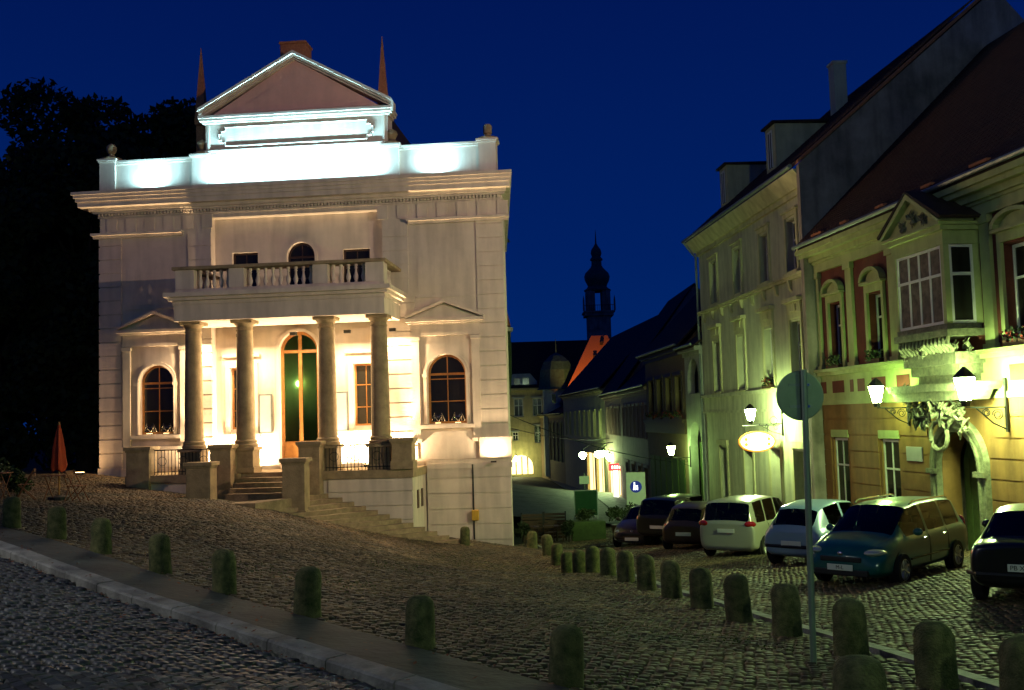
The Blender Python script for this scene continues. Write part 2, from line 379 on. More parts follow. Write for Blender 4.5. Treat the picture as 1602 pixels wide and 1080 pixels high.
# cobbles
def cobble_arrays(cx, cy, ang, hw, hl, h, dz, taper=.78):
    """12-vertex domed setts; returns V, F arrays"""
    n = len(cx); ca, sa = np.cos(ang), np.sin(ang); V = np.empty((n, 12, 3)); z0 = ZG(cx, cy)+dz
    # slopes
    gx = (ZG(cx+.3, cy)-ZG(cx-.3, cy))/.6; gy = (ZG(cx, cy+.3)-ZG(cx, cy-.3))/.6
    sg = [(-1, -1), (1, -1), (1, 1), (-1, 1)]
    for k in range(3):
        f = (1., .97, taper)[k]; zz = (-.03, h*.55, h)[k]
        for j, (a, b) in enumerate(sg):
            jx = a*hw*f*(1+rng.uniform(-.1, .1, n)*(k > 0)); jy = b*hl*f*(1+rng.uniform(-.1, .1, n)*(k > 0))
            dx = jx*ca-jy*sa; dy = jx*sa+jy*ca
            V[:, k*4+j, 0] = cx+dx; V[:, k*4+j, 1] = cy+dy; V[:, k*4+j, 2] = z0+zz+gx*dx+gy*dy+rng.uniform(-.004, .004, n)*(k == 2)
    q = []
    for k in range(2):
        for j in range(4): q.append((k*4+j, k*4+(j+1) % 4, (k+1)*4+(j+1) % 4, (k+1)*4+j))
    q.append((8, 9, 10, 11))
    F = (np.arange(n)[:, None, None]*12+np.array(q)[None]).reshape(-1, 4)
    return V.reshape(-1, 3), F
def mesh_np(name, V, F, m, fcol=None):
    me = bpy.data.meshes.new(name); me.vertices.add(len(V)); me.vertices.foreach_set("co", V.astype(np.float32).ravel())
    k = F.shape[1]; me.loops.add(F.size); me.loops.foreach_set("vertex_index", F.astype(np.int32).ravel())
    me.polygons.add(len(F)); me.polygons.foreach_set("loop_start", np.arange(0, F.size, k, dtype=np.int32))
    me.update(calc_edges=True); me.materials.append(MATS[m])
    if fcol is not None:
        at = me.color_attributes.new("tone", 'FLOAT_COLOR', 'POINT'); at.data.foreach_set("color", fcol.astype(np.float32).ravel())
    o = bpy.data.objects.new(name, me); COL.objects.link(o); return o
def tone_mat(name, src):   # multiply base colour by the per-stone tone attribute
    m = MATS[src].copy(); n = m.node_tree; p = n.nodes["Principled BSDF"]; l = p.inputs["Base Color"].links[0]; fr = l.from_socket
    at = n.nodes.new("ShaderNodeAttribute"); at.attribute_name = "tone"; mx = n.nodes.new("ShaderNodeMixRGB"); mx.blend_type = 'MULTIPLY'; mx.inputs[0].default_value = 1
    n.links.new(fr, mx.inputs[1]); n.links.new(at.outputs["Color"], mx.inputs[2]); n.links.new(mx.outputs[0], p.inputs["Base Color"]); MATS[name] = m
tone_mat("cobble_t", "cobble"); tone_mat("cobble_road_t", "cobble_road")
def field(p, x0, x1, y0, y1, ang):
    """rows of setts with staggered joints, rows run along angle ang"""
    ca, sa = math.cos(ang), math.sin(ang); cx, cy = (x0+x1)/2, (y0+y1)/2; L = math.hypot(x1-x0, y1-y0)/2
    a = np.arange(-L, L, p[0]); b = np.arange(-L, L, p[1]); A, B = np.meshgrid(a, b); A = A+(np.arange(len(b)) % 2)[:, None]*p[0]/2
    A = A+rng.uniform(-.02, .02, A.shape)+np.sin(B*1.7)*.03; B = B+rng.uniform(-.015, .015, B.shape)+np.sin(A*.9)*.07+np.sin(A*.37+1)*.12
    x = cx+A*ca-B*sa; y = cy+A*sa+B*ca; k = (x > x0) & (x < x1) & (y > y0) & (y < y1) & (np.abs(x) < .62*y+3.5); return x[k], y[k]
def theatre_local(x, y):
    dx, dy = x-TO[0], y-TO[1]; u = dx*math.cos(TA)+dy*math.sin(TA); v = -dx*math.sin(TA)+dy*math.cos(TA); return u, -v
# photographer's road (left foreground)
x, y = field((.125, .118), -15, 5, 3, 22, R_(-44)); k = (offL(x, y) > 1.42) & (offL(x, y) < 8); k &= (np.hypot(x, y) > 3); x, y = x[k], y[k]
px = 801+1650*x/y; py = 655+1650*(EYE-ZG(x, y))/y
vis = (px > 0) & (py < 1078) & (px < 1602); near = np.argsort(np.where(vis, np.hypot(x, y), 99))[:300]
sel = np.zeros(len(x), bool); sel[near] = True
road = bpy.data.objects.new("cobbled_road", None); COL.objects.link(road); road.location = (-3, 7, zg(-3, 7)); tag(road, kind="structure")
protos = []
for i in range(6):
    V, F = cobble_arrays(np.zeros(1), np.zeros(1), np.zeros(1), .057, .053, .055, 0); V[:, 2] -= ZG(np.zeros(1), np.zeros(1))[0]
    gx0 = (zg(.3, 0)-zg(-.3, 0))/.6; gy0 = (zg(0, .3)-zg(0, -.3))/.6; V[:, 2] -= gx0*V[:, 0]+gy0*V[:, 1]
    me = bpy.data.meshes.new("cobble"); me.from_pydata(V.tolist(), [], F.tolist()); me.materials.append(MATS["cobble_pale" if i == 5 else ("cobble_road", "cobble_road_dark", "cobble_road")[i % 3]]); protos.append(me)
for q in near:
    o = bpy.data.objects.new("cobble", protos[5] if random.random() < .07 else protos[random.randrange(5)]); COL.objects.link(o); o.parent = road
    X, Y = float(x[q]), float(y[q]); gx0 = (zg(X+.3, Y)-zg(X-.3, Y))/.6; gy0 = (zg(X, Y+.3)-zg(X, Y-.3))/.6
    o.location = (X+3, Y-7, zg(X, Y)-.15-road.location.z)
    o.rotation_euler = (math.atan(gy0)+random.uniform(-.05, .05), -math.atan(gx0)+random.uniform(-.05, .05), R_(-44)+random.uniform(-.09, .09))
def stones(name, x, y, m, ang, hw, hl, h, dz, par=None, lo=.55, hi=1.5):
    n = len(x); V, F = cobble_arrays(x, y, ang+rng.uniform(-.1, .1, n), hw*rng.uniform(.88, 1.0, n), hl*rng.uniform(.88, 1.0, n), h*rng.uniform(.7, 1.15, n), dz)
    t = rng.uniform(lo, hi, n)*(1+.28*np.sin(x*1.3+np.sin(y*.9)*2)*np.sin(y*1.1+x*.4)); t[rng.random(n) < .03] *= 1.8; w = rng.uniform(-.06, .06, n)
    c = np.stack([t*(1+w), t, t*(1-w), np.ones(n)], 1); o = mesh_np(name, V, F, m, np.repeat(c, 12, 0)); o.parent = par
    return tag(o, kind="stuff")
o = stones("road_cobbles", x[~sel], y[~sel], "cobble_road_t", R_(-44), .057, .053, .055, -.15)
tag(o, "dark grey cobbles of the street in the lower left", "cobbles")
# square and street cobbles
ys1 = []
x, y = field((.125, .115), -24, 22, 6, 41.5, R_(14)); u, d = theatre_local(x, y)
k = (offL(x, y) < .2)
k &= ~((u > 2.3) & (u < 13.05) & (d < 3.1) & (d > -1)) & ~((u > -.1) & (d < .25))
k &= ~((u > 5.3) & (u < 9.9) & (d < 6.0) & (d > 2))
r_ = np.abs(x-(5.39-.121*y+.42)) > .16
k &= r_; x, y = x[k], y[k]
o = stones("square_cobbles", x, y, "cobble_t", R_(14), .057, .052, .05, -.045); tag(o, "brown cobbles covering the square between the bollard rows", "cobbles")
x, y = field((.2, .2), -3, 14, 41.5, 64, R_(0)); k = theatre_local(x, y)[0] > 16.2; x, y = x[k], y[k]; o = stones("street_cobbles", x, y, "cobble_t", 0, .09, .09, .05, -.045); tag(o, "cobbles of the street running down past the parked cars", "cobbles")

n = 16000; gx = rng.uniform(-6, 5, n*3); gy = rng.uniform(9, 38, n*3); wv = np.sin(gx*.8+gy*.45)*np.sin(gy*.6-gx*.3)+np.sin(gx*2.3)*.3
k = (wv > .55) & (offL(gx, gy) < .1) & (gx < 5.0-.121*gy); gx, gy = gx[k][:n], gy[k][:n]; n = len(gx); gz = ZG(gx, gy)-.02; a = rng.uniform(0, 6.28, n); hh = rng.uniform(.015, .04, n)
V = np.stack([np.stack([gx-.022*np.cos(a), gy-.022*np.sin(a), gz], 1), np.stack([gx+.022*np.cos(a), gy+.022*np.sin(a), gz], 1), np.stack([gx+rng.uniform(-.03, .03, n), gy+rng.uniform(-.03, .03, n), gz+hh], 1)], 1).reshape(-1, 3)
o = mesh_np("grass", V, np.arange(n*3).reshape(-1, 3), "grass"); tag(o, "sparse grass growing in the joints of the square's cobbles", "grass", kind="stuff")
n = 900; t_ = rng.uniform(0, 22, n); w_ = rng.uniform(-1.0, 1.4, n); w_ = np.where(rng.random(n) < .55, rng.normal(.3, .05, n), w_); Yb = 7.4+t_*.718; gx = 9.54-.97*Yb+TN[0]*(1.15+w_); gy = Yb+TN[1]*(1.15+w_); gz = ZG(gx, gy)+np.where(w_ > .235, -.10, .03)
s_ = rng.uniform(.012, .035, n)[:, None]; a = rng.uniform(0, 6.28, n); A1 = np.stack([np.cos(a), np.sin(a), rng.uniform(-.4, .4, n)], 1)*s_; A2 = np.stack([-np.sin(a), np.cos(a), rng.uniform(-.4, .4, n)], 1)*s_*.6; P = np.stack([gx, gy, gz], 1)
V = np.stack([P-A1, P+A2, P+A1, P-A2], 1).reshape(-1, 3); o = mesh_np("fallen_leaves", V, np.arange(n*4).reshape(-1, 4), "wood_bench"); tag(o, "small dry leaves along the kerb and footpath", "leaves", kind="stuff")
# ------------------------------------------------------------ bollards
def bollard_meshes():
    out = []
    for i in range(4):
        m = MB(); n = 16; h = .63+.03*i
        prof = [(.2, -.25), (.2, 0), (.197, .12), (.192, h*.4), (.19, h*.6), (.186, h-.15), (.172, h-.08), (.14, h-.035), (.08, h-.008), (.02, h)]
        m.lathe(prof, (0, 0), n)
        me = m.mesh("stone_bollard", "stone_mossy"); 
        for v in me.vertices:
            k = Vector(v.co); nz_ = math.sin(k.x*31+i*3+k.z*9)*math.cos(k.y*27+k.z*13+i)*.012+(math.sin(k.z*41+k.x*17+i*5)*.004); v.co.x += nz_; v.co.y += nz_*.7; v.co.z += nz_*.4
        me.shade_smooth()
        try: me.set_sharp_from_angle(angle=R_(50))
        except Exception: pass
        out.append(me)
    return out
BM = bollard_meshes()
def bollard(x, y, label, s=1.0, group="stone bollards round the square"):
    o = bpy.data.objects.new("bollard", random.choice(BM)); COL.objects.link(o); o.location = (x, y, zg(x, y)); o.scale = (s, s, s*random.uniform(.97, 1.04))
    o.rotation_euler = (random.uniform(-.05, .05), random.uniform(-.05, .05), random.uniform(0, 6)); tag(o, label, "bollard", group)
ORD = ["first", "second", "third", "fourth", "fifth", "sixth", "seventh", "eighth", "ninth", "tenth", "eleventh", "twelfth", "thirteenth", "fourteenth"]
LB = [(2.37, 7.4), (.45, 9.37), (-.94, 10.75), (-2.35, 12.2), (-3.68, 13.6), (-4.93, 14.9), (-6.3, 16.3), (-7.6, 17.7), (-9.0, 19.1), (-10.4, 20.6)]
for i, (x, y) in enumerate(LB):
    lab = ("x" if i == 0 else
           "mossy stone bollard, %s from the bottom in the row along the left kerb" % ORD[i-1])
    if i == 0: lab = "mossy stone bollard cut by the bottom edge at the corner of both rows"
    bollard(x-.07, y, lab, .78 if i else .95)
bollard(4.17, 8.95, "mossy stone bollard cut off by the lower right corner of the view")
for k in range(-2, 14):
    if k in (12,): continue
    Y = 14.3+1.93*k; i = k+2-(1 if k > 12 else 0)
    lab = "mossy stone bollard, %s from the front in the row along the parking street" % ORD[min(i, 13)]
    if k == -1: lab = "mossy stone bollard right of the sign pole's foot, standing behind the corner one"
    if k == 0: lab = "mossy stone bollard just left of the round sign's pole foot"
    if k == 13: lab = "small ochre lit bollard, last one by the theatre's right corner"
    bollard(5.39-.121*Y-.1, Y, lab)
bollard(*tw(14.75, 3.0), "short pale stone stump at the foot of the theatre's basement wall beside the drainpipe", .9)

# ------------------------------------------------------------ theatre
OFF = [0., 0., .4]; SGN = -1.
th = thing("theatre", "floodlit cream neoclassical theatre with columned portico and glowing pediment", "theatre", (TO[0], TO[1], .4), TA)
C8 = 8.05
OPL = [(7.10, 8.66, 3.4, 8.75, True), (5.13, 6.04, 4.98, 7.38, False), (10.06, 10.97, 4.98, 7.38, False), (7.48, 8.6, 10.0, 12.26, True), (5.25, 6.3, 10.0, 11.95, False), (9.72, 10.8, 10.0, 11.9, False)]
m = MB(); wallbox(m, 4.56, 11.4, 3.3, 13.32, -.9, -.42, OPL); m.build("recessed_wall", "plaster_cream", th)
WIN_L = (1.6, 3.0, 4.88, 7.58, True); WIN_R = (13.03, 14.52, 4.96, 7.6, True)
m = MB(); wallbox(m, 0, 4.56, .2, 13.5, -.9, 0, [WIN_L]); wallbox(m, 11.4, 16.08, .2, 13.5, -.9, 0, [WIN_R]); m.box(4.56, 11.4, -.9, 0, 13.32, 13.5)
m.box(0, 16.08, -.9, 0, 13.502, 14.4); m.build("wall", "plaster_cream", th)
m = MB(); m.prism([(0, -.9), (16.08, -.9), (14.6, -16), (-.3, -16)], .2, 14.35, 'z'); 
m2 = MB(); m2.prism([(.02, -.902), (.02, -16.), (-.3, -16), (0, -.902)], .2, 1, 'z'); m.build("building_body", "plaster_cream", th)
for (a, b) in ((4.562, 11.398),): box("window_room", "hall_dark", th, a, b, -.95, -.905, 3.4, 13.3)
# roof behind the pediment
MB().prism([(1, 14.36), (15, 14.36), (11.6, 15.9), (4.5, 15.9)], -15, -1.2).build("roof", "roof_dark", th)
MB().prism([(4.35, 15.9), (11.75, 15.9), (11.6, 17.3), (C8, 19.4), (4.5, 17.3)], -12, -.9).build("gable_roof", "roof_dark", th)
# rusticated courses
CH_ = .545
def courses(u0, u1, z0, z1, d=.06, nm="rusticated_course", step=CH_, g=.05, base=0.0):
    z = z0
    while z < z1-.1:
        t = min(z+step, z1); box(nm, "plaster_cream", th, u0, u1, base+.001, base+d, z+g, t); z += step
courses(-.02, .9, 3.6, 12.7); courses(3.42, 4.555, 3.6, 9.9); courses(11.405, 12.62, 3.6, 9.9); courses(15.05, 16.1, 4.35, 12.7)
courses(3.62, 4.555, 10.0, 12.8, .05); courses(11.405, 12.4, 10., 12.8, .05)
# panels of the wing walls
for a, b in ((1.15, 3.3), (12.75, 14.95)):
    box("wall_panel", "plaster_cream", th, a, b, .001, .02, 9.98, 11.4); box("string_moulding", "plaster_cream", th, a-.05, b+.05, .001, .05, 9.8, 9.88)
# basement, right
box("plinth", "plaster_cream", th, 12.95, 16.14, .002, .12, .2, 3.25)
z = .55
while z < 3.2:
    box("rusticated_course", "plaster_cream", th, 12.97, 14.7, .12, .17, z+.05, min(z+.58, 3.25)); box("rusticated_course", "plaster_cream", th, 14.73, 16.15, .12, .17, z+.05, min(z+.58, 3.25)); z += .58
m = MB(); m.box(12.95, 16.2, .002, .2, 3.252, 3.45); m.box(12.95, 16.17, .002, .14, 3.452, 3.6); m.box(15.0, 16.2, .003, .2, 3.602, 4.3); m.box(15.0, 16.24, .003, .25, 4.302, 4.4); m.build("base_moulding", "plaster_cream", th)
m = MB(); m.box(-.06, .95, .003, .1, 3.2, 3.602); m.box(.9, 3.4, .003, .14, 3.2, 3.55); m.box(.85, 3.4, .003, .22, 4.25, 4.4); m.build("base_moulding", "plaster_cream", th)
MB().tube([(14.71, .2, .6), (14.71, .2, 3.4)], .03).build("drainpipe", "iron", th)
# string course and frieze
for a, b in ((-.22, 3.42), (12.44, 16.32)):
    m = MB(); m.box(a, b, .001, .16, 12.66, 12.76); m.box(a-.04, b+.04, .001, .3, 12.761, 12.86); m.build("string_course", "plaster_cream", th)
m = MB(); m.prism([(16.09, 0), (16.32, .2), (16.09, -15), (15.0, -15)], 12.68, 12.86, 'z')
for a in np.arange(.3, 16, .78):
    if not 4.5 < a < 11.2: box("frieze_panel", "plaster_cream", th, a, a+.42, .001, .05, 12.92, 13.44)
# main cornice, with returns on both sides
def ring(z0, z1, d, nm=None, mt="plaster_cream"):
    poly = [(-d, d), (16.1+d*.6, d), (14.6+d*.3, -15), (-.35-d, -15)]
    return poly
m = MB()
for z0, z1, d in ((13.5, 13.56, .06), (13.66, 13.74, .2), (13.741, 13.86, .32), (13.861, 14.06, .62), (14.061, 14.2, .68), (14.201, 14.32, .74), (14.321, 14.44, .8)):
    m.prism(ring(z0, z1, d), z0, z1, 'z')
m.build("cornice", "plaster_cream", th)
m = MB(); a = 0
while a < 16.05: m.box(a, a+.075, .062, .16, 13.562, 13.655); a += .135
o = m.build("dentils", "plaster_cream", th); o["kind"] = "stuff"
# parapet
def ped(u0, u1, z0, z1, d0, d1, nm="parapet_pedestal", mt="plaster_cream"):
    m = MB(); m.box(u0, u1, d0, d1, z0+.12, z1-.14); m.box(u0-.05, u1+.05, d0-.05, d1+.05, z0, z0+.118); m.box(u0-.04, u1+.04, d0-.04, d1+.04, z1-.138, z1-.08); m.box(u0-.08, u1+.08, d0-.08, d1+.08, z1-.078, z1)
    return m.build(nm, mt, th)
for a, b in ((.05, .69), (3.86, 4.5), (11.5, 12.14), (15.25, 15.93)): ped(a, b, 14.442, 15.86, -.5, .14)
for a, b in ((.7, 3.85), (12.15, 15.24)):
    m = MB(); m.box(a, b, -.4, .02, 14.442, 15.62); m.box(a, b, -.45, .08, 15.622, 15.7); m.box(a, b, -.5, .12, 15.701, 15.78); m.box(a, b, .02, .06, 14.443, 14.6); m.build("parapet_wall", "plaster_cream", th)
m = MB(); m.box(4.51, 11.49, -.4, .08, 14.442, 15.84); m.box(4.51, 11.49, .081, .13, 14.443, 14.58); m.build("parapet_wall", "plaster_cream", th)
# attic and pediment
m = MB(); m.box(4.4, 11.7, -.9, .06, 15.862, 17.04); m.box(4.33, 11.77, -.9, .12, 15.861, 15.98); m.box(4.5, 4.58, .061, .1, 16., 17.0); m.box(11.52, 11.6, .061, .1, 16., 17.0); m.build("attic_wall", "plaster_cream", th)
nt_ = .16; a, b, c, e_ = 4.95, 11.15, 16.12, 16.88
pp = [(a+nt_*1.6, c), (b-nt_*1.6, c), (b-nt_*1.6, c+nt_), (b-nt_*.6, c+nt_), (b-nt_*.6, c+nt_*1.6), (b, c+nt_*1.6), (b, e_-nt_*1.6), (b-nt_*.6, e_-nt_*1.6), (b-nt_*.6, e_-nt_), (b-nt_*1.6, e_-nt_), (b-nt_*1.6, e_), (a+nt_*1.6, e_), (a+nt_*1.6, e_-nt_), (a+nt_*.6, e_-nt_), (a+nt_*.6, e_-nt_*1.6), (a, e_-nt_*1.6), (a, c+nt_*1.6), (a+nt_*.6, c+nt_*1.6), (a+nt_*.6, c+nt_), (a+nt_*1.6, c+nt_)]
m = MB(); m.tube([(x, .075, z) for x, z in pp]+[(pp[0][0], .075, pp[0][1])], .035, 5); m.build("panel_moulding", "plaster_cream", th)
m = MB()
for z0, z1, d in ((17.042, 17.12, .16), (17.121, 17.22, .3), (17.221, 17.32, .36)): m.box(4.42-d*.65, 11.68+d*.65, -.9, d, z0, z1)
m.build("pediment_cornice", "plaster_cream", th)
AP = 19.72; hw = 3.84
sl = (AP-17.32)/hw
MB().prism([(C8-hw+.3, 17.322), (C8+hw-.3, 17.322), (C8, AP-.25)], -.5, .02).build("tympanum", "plaster_rose", th)
MB().prism([(C8-hw+1.3, 17.45), (C8+hw-1.3, 17.45), (C8, AP-.78)], .021, .05).build("tympanum_panel", "plaster_rose", th)
for s in (-1, 1):
    m = MB()
    for t0, t1, d in ((.30, .22, .14), (.218, .12, .27), (.118, 0.0, .38)):
        m.prism([(C8+s*(hw+.03), 17.324-t0+.3), (C8+s*(hw+.03), 17.324-t1+.3), (C8, AP-t1+.02), (C8, AP-t0+.02)][::s], -.6, d)
    m.build("raking_cornice", "plaster_cream", th)
m = MB(); m.box(C8-.82, C8+.22, -1.6, -.7, 18.4, 20.4); m.box(C8-.86, C8+.26, -1.65, -.65, 20.401, 20.5); m.build("chimney", "brick_orange", th, bevel=.02)
# urns and balls on the parapet, obelisks behind the pediment
for (u, kind) in ((.4, 0), (15.6, 1)):
    m = MB(); m.lathe([(.42, 15.862), (.42, 15.93), (.3, 15.96), (.14, 16.02), (.1, 16.12)], (u, -.18), 14)
    if kind == 0: m.lathe([(.1, 16.121), (.17, 16.2), (.21, 16.33), (.2, 16.42), (.12, 16.52), (.03, 16.56)], (u, -.18), 14)
    else: m.lathe([(.17, 16.121), (.17, 16.4), (.13, 16.47)], (u, -.18), 14)
    m.build("ball_finial" if kind == 0 else "urn_stump", "stone_sand", th, True)
for u in (4.18, 11.82):
    m = MB(); m.lathe([(.38, 15.862), (.38, 15.95), (.22, 16.0), (.14, 16.1), (.24, 16.3), (.2, 16.42), (.06, 16.5)], (u, -.18), 14); m.build("urn", "stone_sand", th, True)
for u in (4.0, 11.44):
    m = MB(); m.lathe([(.3, 17.2), (.29, 17.5), (.015, 20.4)], (u, -.55), 4, 1); m.lathe([(.3, 15.0), (.3, 17.2)], (u, -.7), 4, 1); m.build("obelisk", "brick_orange", th)
# wing windows with aedicules
for (w, s) in ((WIN_L, -1), (WIN_R, 1)):
    ua, ub, za, zb, _ = w; cx = (ua+ub)/2
    window(th, ua, ub, za, zb, -.3, "wood_oak", "glass", True, 2, (.45, .9), fw=.08)
    m = MB(); archband(m, ua, ub, zb, .14, .002, .08, za); archband(m, ua-.02, ub+.02, zb+.02, .04, .081, .11, za); m.build("window_surround", "plaster_cream", th)
    sp = zb-(ub-ua)/2
    for q in (ua-.16, ub+.02): box("impost", "plaster_cream", th, q-.02, q+.16, .113, .15, sp-.1, sp+.02)
    box("window_sill", "plaster_cream", th, ua-.3, ub+.3, .002, .16, za-.18, za-.04)
    for q in (cx-1.32, cx+1.0):
        m = MB(); m.box(q, q+.3, .002, .13, 4.4, 8.15); m.box(q-.04, q+.34, .002, .18, 8.152, 8.3); m.box(q-.04, q+.34, .002, .17, 4.26, 4.398); m.build("pilaster", "plaster_cream", th)
    box("apron", "plaster_cream", th, ua-.3, ub+.3, .002, .06, 3.62, za-.3)
    m = MB(); m.box(cx-1.36, cx+1.36, .002, .12, 8.32, 8.44); m.box(cx-1.33, cx+1.33, .002, .08, 8.441, 8.78); m.box(cx-1.42, cx+1.42, .002, .2, 8.781, 8.86); m.box(cx-1.52, cx+1.52, .002, .3, 8.861, 8.98); m.build("entablature", "plaster_cream", th)
    m = MB(); m.prism([(cx-1.3, 8.982), (cx+1.3, 8.982), (cx, 9.55)], .002, .08)
    for q in (-1, 1): m.prism([(cx+q*1.52, 8.983), (cx+q*1.52, 9.07), (cx, 9.7), (cx, 9.57)][::q], .002, .3)
    m.build("window_pediment", "plaster_cream", th)
    # iron flower grilles and sill lamps
    for q in (ua+.36, ub-.36):
        g = MB(); 
        for k in range(3): g.tube([(q-.26+.2*k*.6, -.18, za+.1), (q-.13, -.16, za+.42-.08*k), (q, -.15, za+.25), (q+.13, -.16, za+.42-.08*k), (q+.26-.2*k*.6, -.18, za+.1)], .013, 5)
        g.build("window_grille", "chrome", th)
        lm = MB(); lm.box(q-.12, q+.12, -.14, -.03, za-.03, za+.025); lm.build("sill_lamp", "iron", th)
        lo = box("sill_lamp_lens", "lamp_warm", th, q-.1, q+.1, -.13, -.04, za+.026, za+.034)
# portico back wall: door, windows, boards
dr = window(th, 7.10, 8.66, 3.42, 8.74, -.72, "wood_oak", "glass_door", True, 2, (.21,), fw=.12, bar=.14, name="entrance_door", depth=.09)
box("door_panel", "wood_oak", dr, 7.24, 7.8, -.66, -.6, 3.55, 4.4); box("door_panel", "wood_oak", dr, 7.96, 8.52, -.66, -.6, 3.55, 4.4)
MB().lathe([(.02, 6.58), (.085, 6.66), (.085, 6.74), (.02, 6.82)], (7.72, -.80), 12).build("door_reflection_globe", "lamp_green", dr, True)  # glowing globe imitates a lamp's reflection in the door glass
box("handle", "chrome", dr, 7.84, 7.86, -.6, -.55, 4.9, 5.3)
m = MB(); archband(m, 7.10, 8.66, 8.74, .12, -.418, -.36, 3.45); m.build("door_surround", "plaster_cream", th)
for a, b in ((5.13, 6.04), (10.06, 10.97)):
    window(th, a, b, 4.98, 7.38, -.66, "wood_oak", "glass", False, 2, (.3, .66), fw=.07)
    m = MB(); m.box(a-.2, a-.01, -.418, -.36, 4.8, 7.55); m.box(b+.01, b+.2, -.418, -.36, 4.8, 7.55); m.box(a-.2, b+.2, -.418, -.359, 7.39, 7.56); m.box(a-.28, b+.28, -.418, -.28, 7.8, 7.92); m.box(a-.28, b+.28, -.418, -.3, 4.68, 4.79); m.build("window_surround", "plaster_cream", th)
for a, b in ((6.28, 6.8), (9.3, 9.82)):
    f = MB().box(a, b, -.418, -.36, 4.78, 6.32).build("notice_board", "zinc", th, bevel=.01); box("board_face", "board_grey", f, a+.05, b-.05, -.359, -.35, 4.84, 6.26)
# upper windows of the balcony
window(th, 7.48, 8.6, 10.0, 12.25, -.66, "wood_dark", "glass", True, 2, (.5,))
archband(MB(), 7.48, 8.6, 12.26, .1, -.418, -.39, 10.0).build("window_surround", "plaster_cream", th)
for a, b, t in ((5.25, 6.3, 11.95), (9.72, 10.8, 11.9)): window(th, a, b, 10.0, t, -.66, "wood_dark", "glass", False, 2, (.75,))
# portico platform
def zt(u, d): return zg(*tw(u, d))-.25
m = MB(); m.box(2.5, 6.52, .002, 2.86, 1.9, 3.1); m.box(8.88, 12.9, .002, 2.86, .4, 3.1); m.box(6.52, 8.88, .002, 2.6, 1.9, 3.1); m.build("platform", "plaster_cream", th)
z = 1.1
while z < 3.0:
    box("rusticated_course", "plaster_cream", th, 9.9, 12.93, 2.861, 2.91, z+.05, min(z+.5, 3.08)); z += .5
for a, b in ((2.4, 6.6), (8.8, 12.97)): box("platform_edge", "stone_sand", th, a, b, .003, 2.95, 3.102, 3.4)
box("platform_floor", "stone_step", th, 6.601, 8.799, .003, 2.62, 3.102, 3.398)
for d_ in (.9, 1.7): box("vent", "wood_dark", th, 12.9, 12.935, d_, d_+.28, 1.95, 2.6)
# stairs between the pedestals
for i in range(4): box("step", "stone_step", th, 6.56, 8.84, 2.623+i*.36, 2.98+i*.36, 1.9, 3.4-.165*(i+1))
# pedestals
def pedestal(u0, u1, d0, d1, z0, z1, nm="pedestal"):
    m = MB(); m.box(u0+.05, u1-.05, d0+.05, d1-.05, z0, z1-.2); m.box(u0+.02, u1-.02, d0+.02, d1-.02, z1-.199, z1-.13); m.box(u0-.03, u1+.03, d0-.03, d1+.03, z1-.129, z1); m.box(u0, u1, d0, d1, z0, z0+.3)
    return m.build(nm, "stone_sand", th, bevel=.012)
pedestal(2.44, 3.4, 2.3, 3.1, 2.3, 4.45); pedestal(12.17, 12.99, 2.25, 3.05, 3.402, 4.5)
pedestal(5.7, 6.54, 2.65, 3.4, 2.0, 4.45); pedestal(8.9, 9.76, 2.65, 3.4, 2.0, 4.48)
pedestal(5.5, 6.46, 4.4, 5.1, 1.9, 3.9); pedestal(8.84, 9.72, 4.4, 5.1, 1.9, 3.95)
# iron railings
for a, b in ((3.42, 5.68), (9.78, 12.15)):
    rl = MB().box(a, b, 2.72, 2.76, 4.28, 4.32).build("railing", "iron", th); box("rail_bottom", "iron", rl, a, b, 2.72, 2.76, 3.5, 3.53)
    bar_ = MB().box(-.012+a, .012+a, 2.73, 2.75, 3.402, 4.28).build("railing_bar", "iron", rl); k = 1
    while a+k*.13 < b: inst(bar_, "railing_bar", rl, (k*.13, 0, 0)); k += 1
    for q in np.arange(a+.3, b, .78): MB().tube([(q+.16*math.cos(t), 2.76, 3.9+.16*math.sin(t)) for t in np.linspace(0, 6.28, 13)], .012, 5).build("railing_ring", "iron", rl)
# columns
cprof = [(.42, 4.33), (.44, 4.36), (.44, 4.42), (.38, 4.46), (.40, 4.5), (.40, 4.55), (.345, 4.6), (.335, 5.6), (.318, 7.0), (.295, 8.3), (.285, 8.55), (.31, 8.56), (.31, 8.61), (.285, 8.62), (.285, 8.72), (.36, 8.8), (.38, 8.84)]
for u in (4.74, 6.69, 9.75, 11.7):
    cbm = MB(); cbm.lathe(cprof, (u, 2.3), 24); co = cbm.build("column", "stone_sand", th, True)
    m = MB(); m.box(u-.4, u+.4, 1.9, 2.7, 8.841, 8.96); m.build("capital_slab", "stone_sand", co, bevel=.01)
    m = MB(); m.box(u-.43, u+.43, 1.87, 2.73, 3.402, 3.6); m.box(u-.39, u+.39, 1.91, 2.69, 3.601, 4.2); m.box(u-.46, u+.46, 1.84, 2.76, 4.201, 4.328); m.build("column_plinth", "stone_sand", co, bevel=.012)
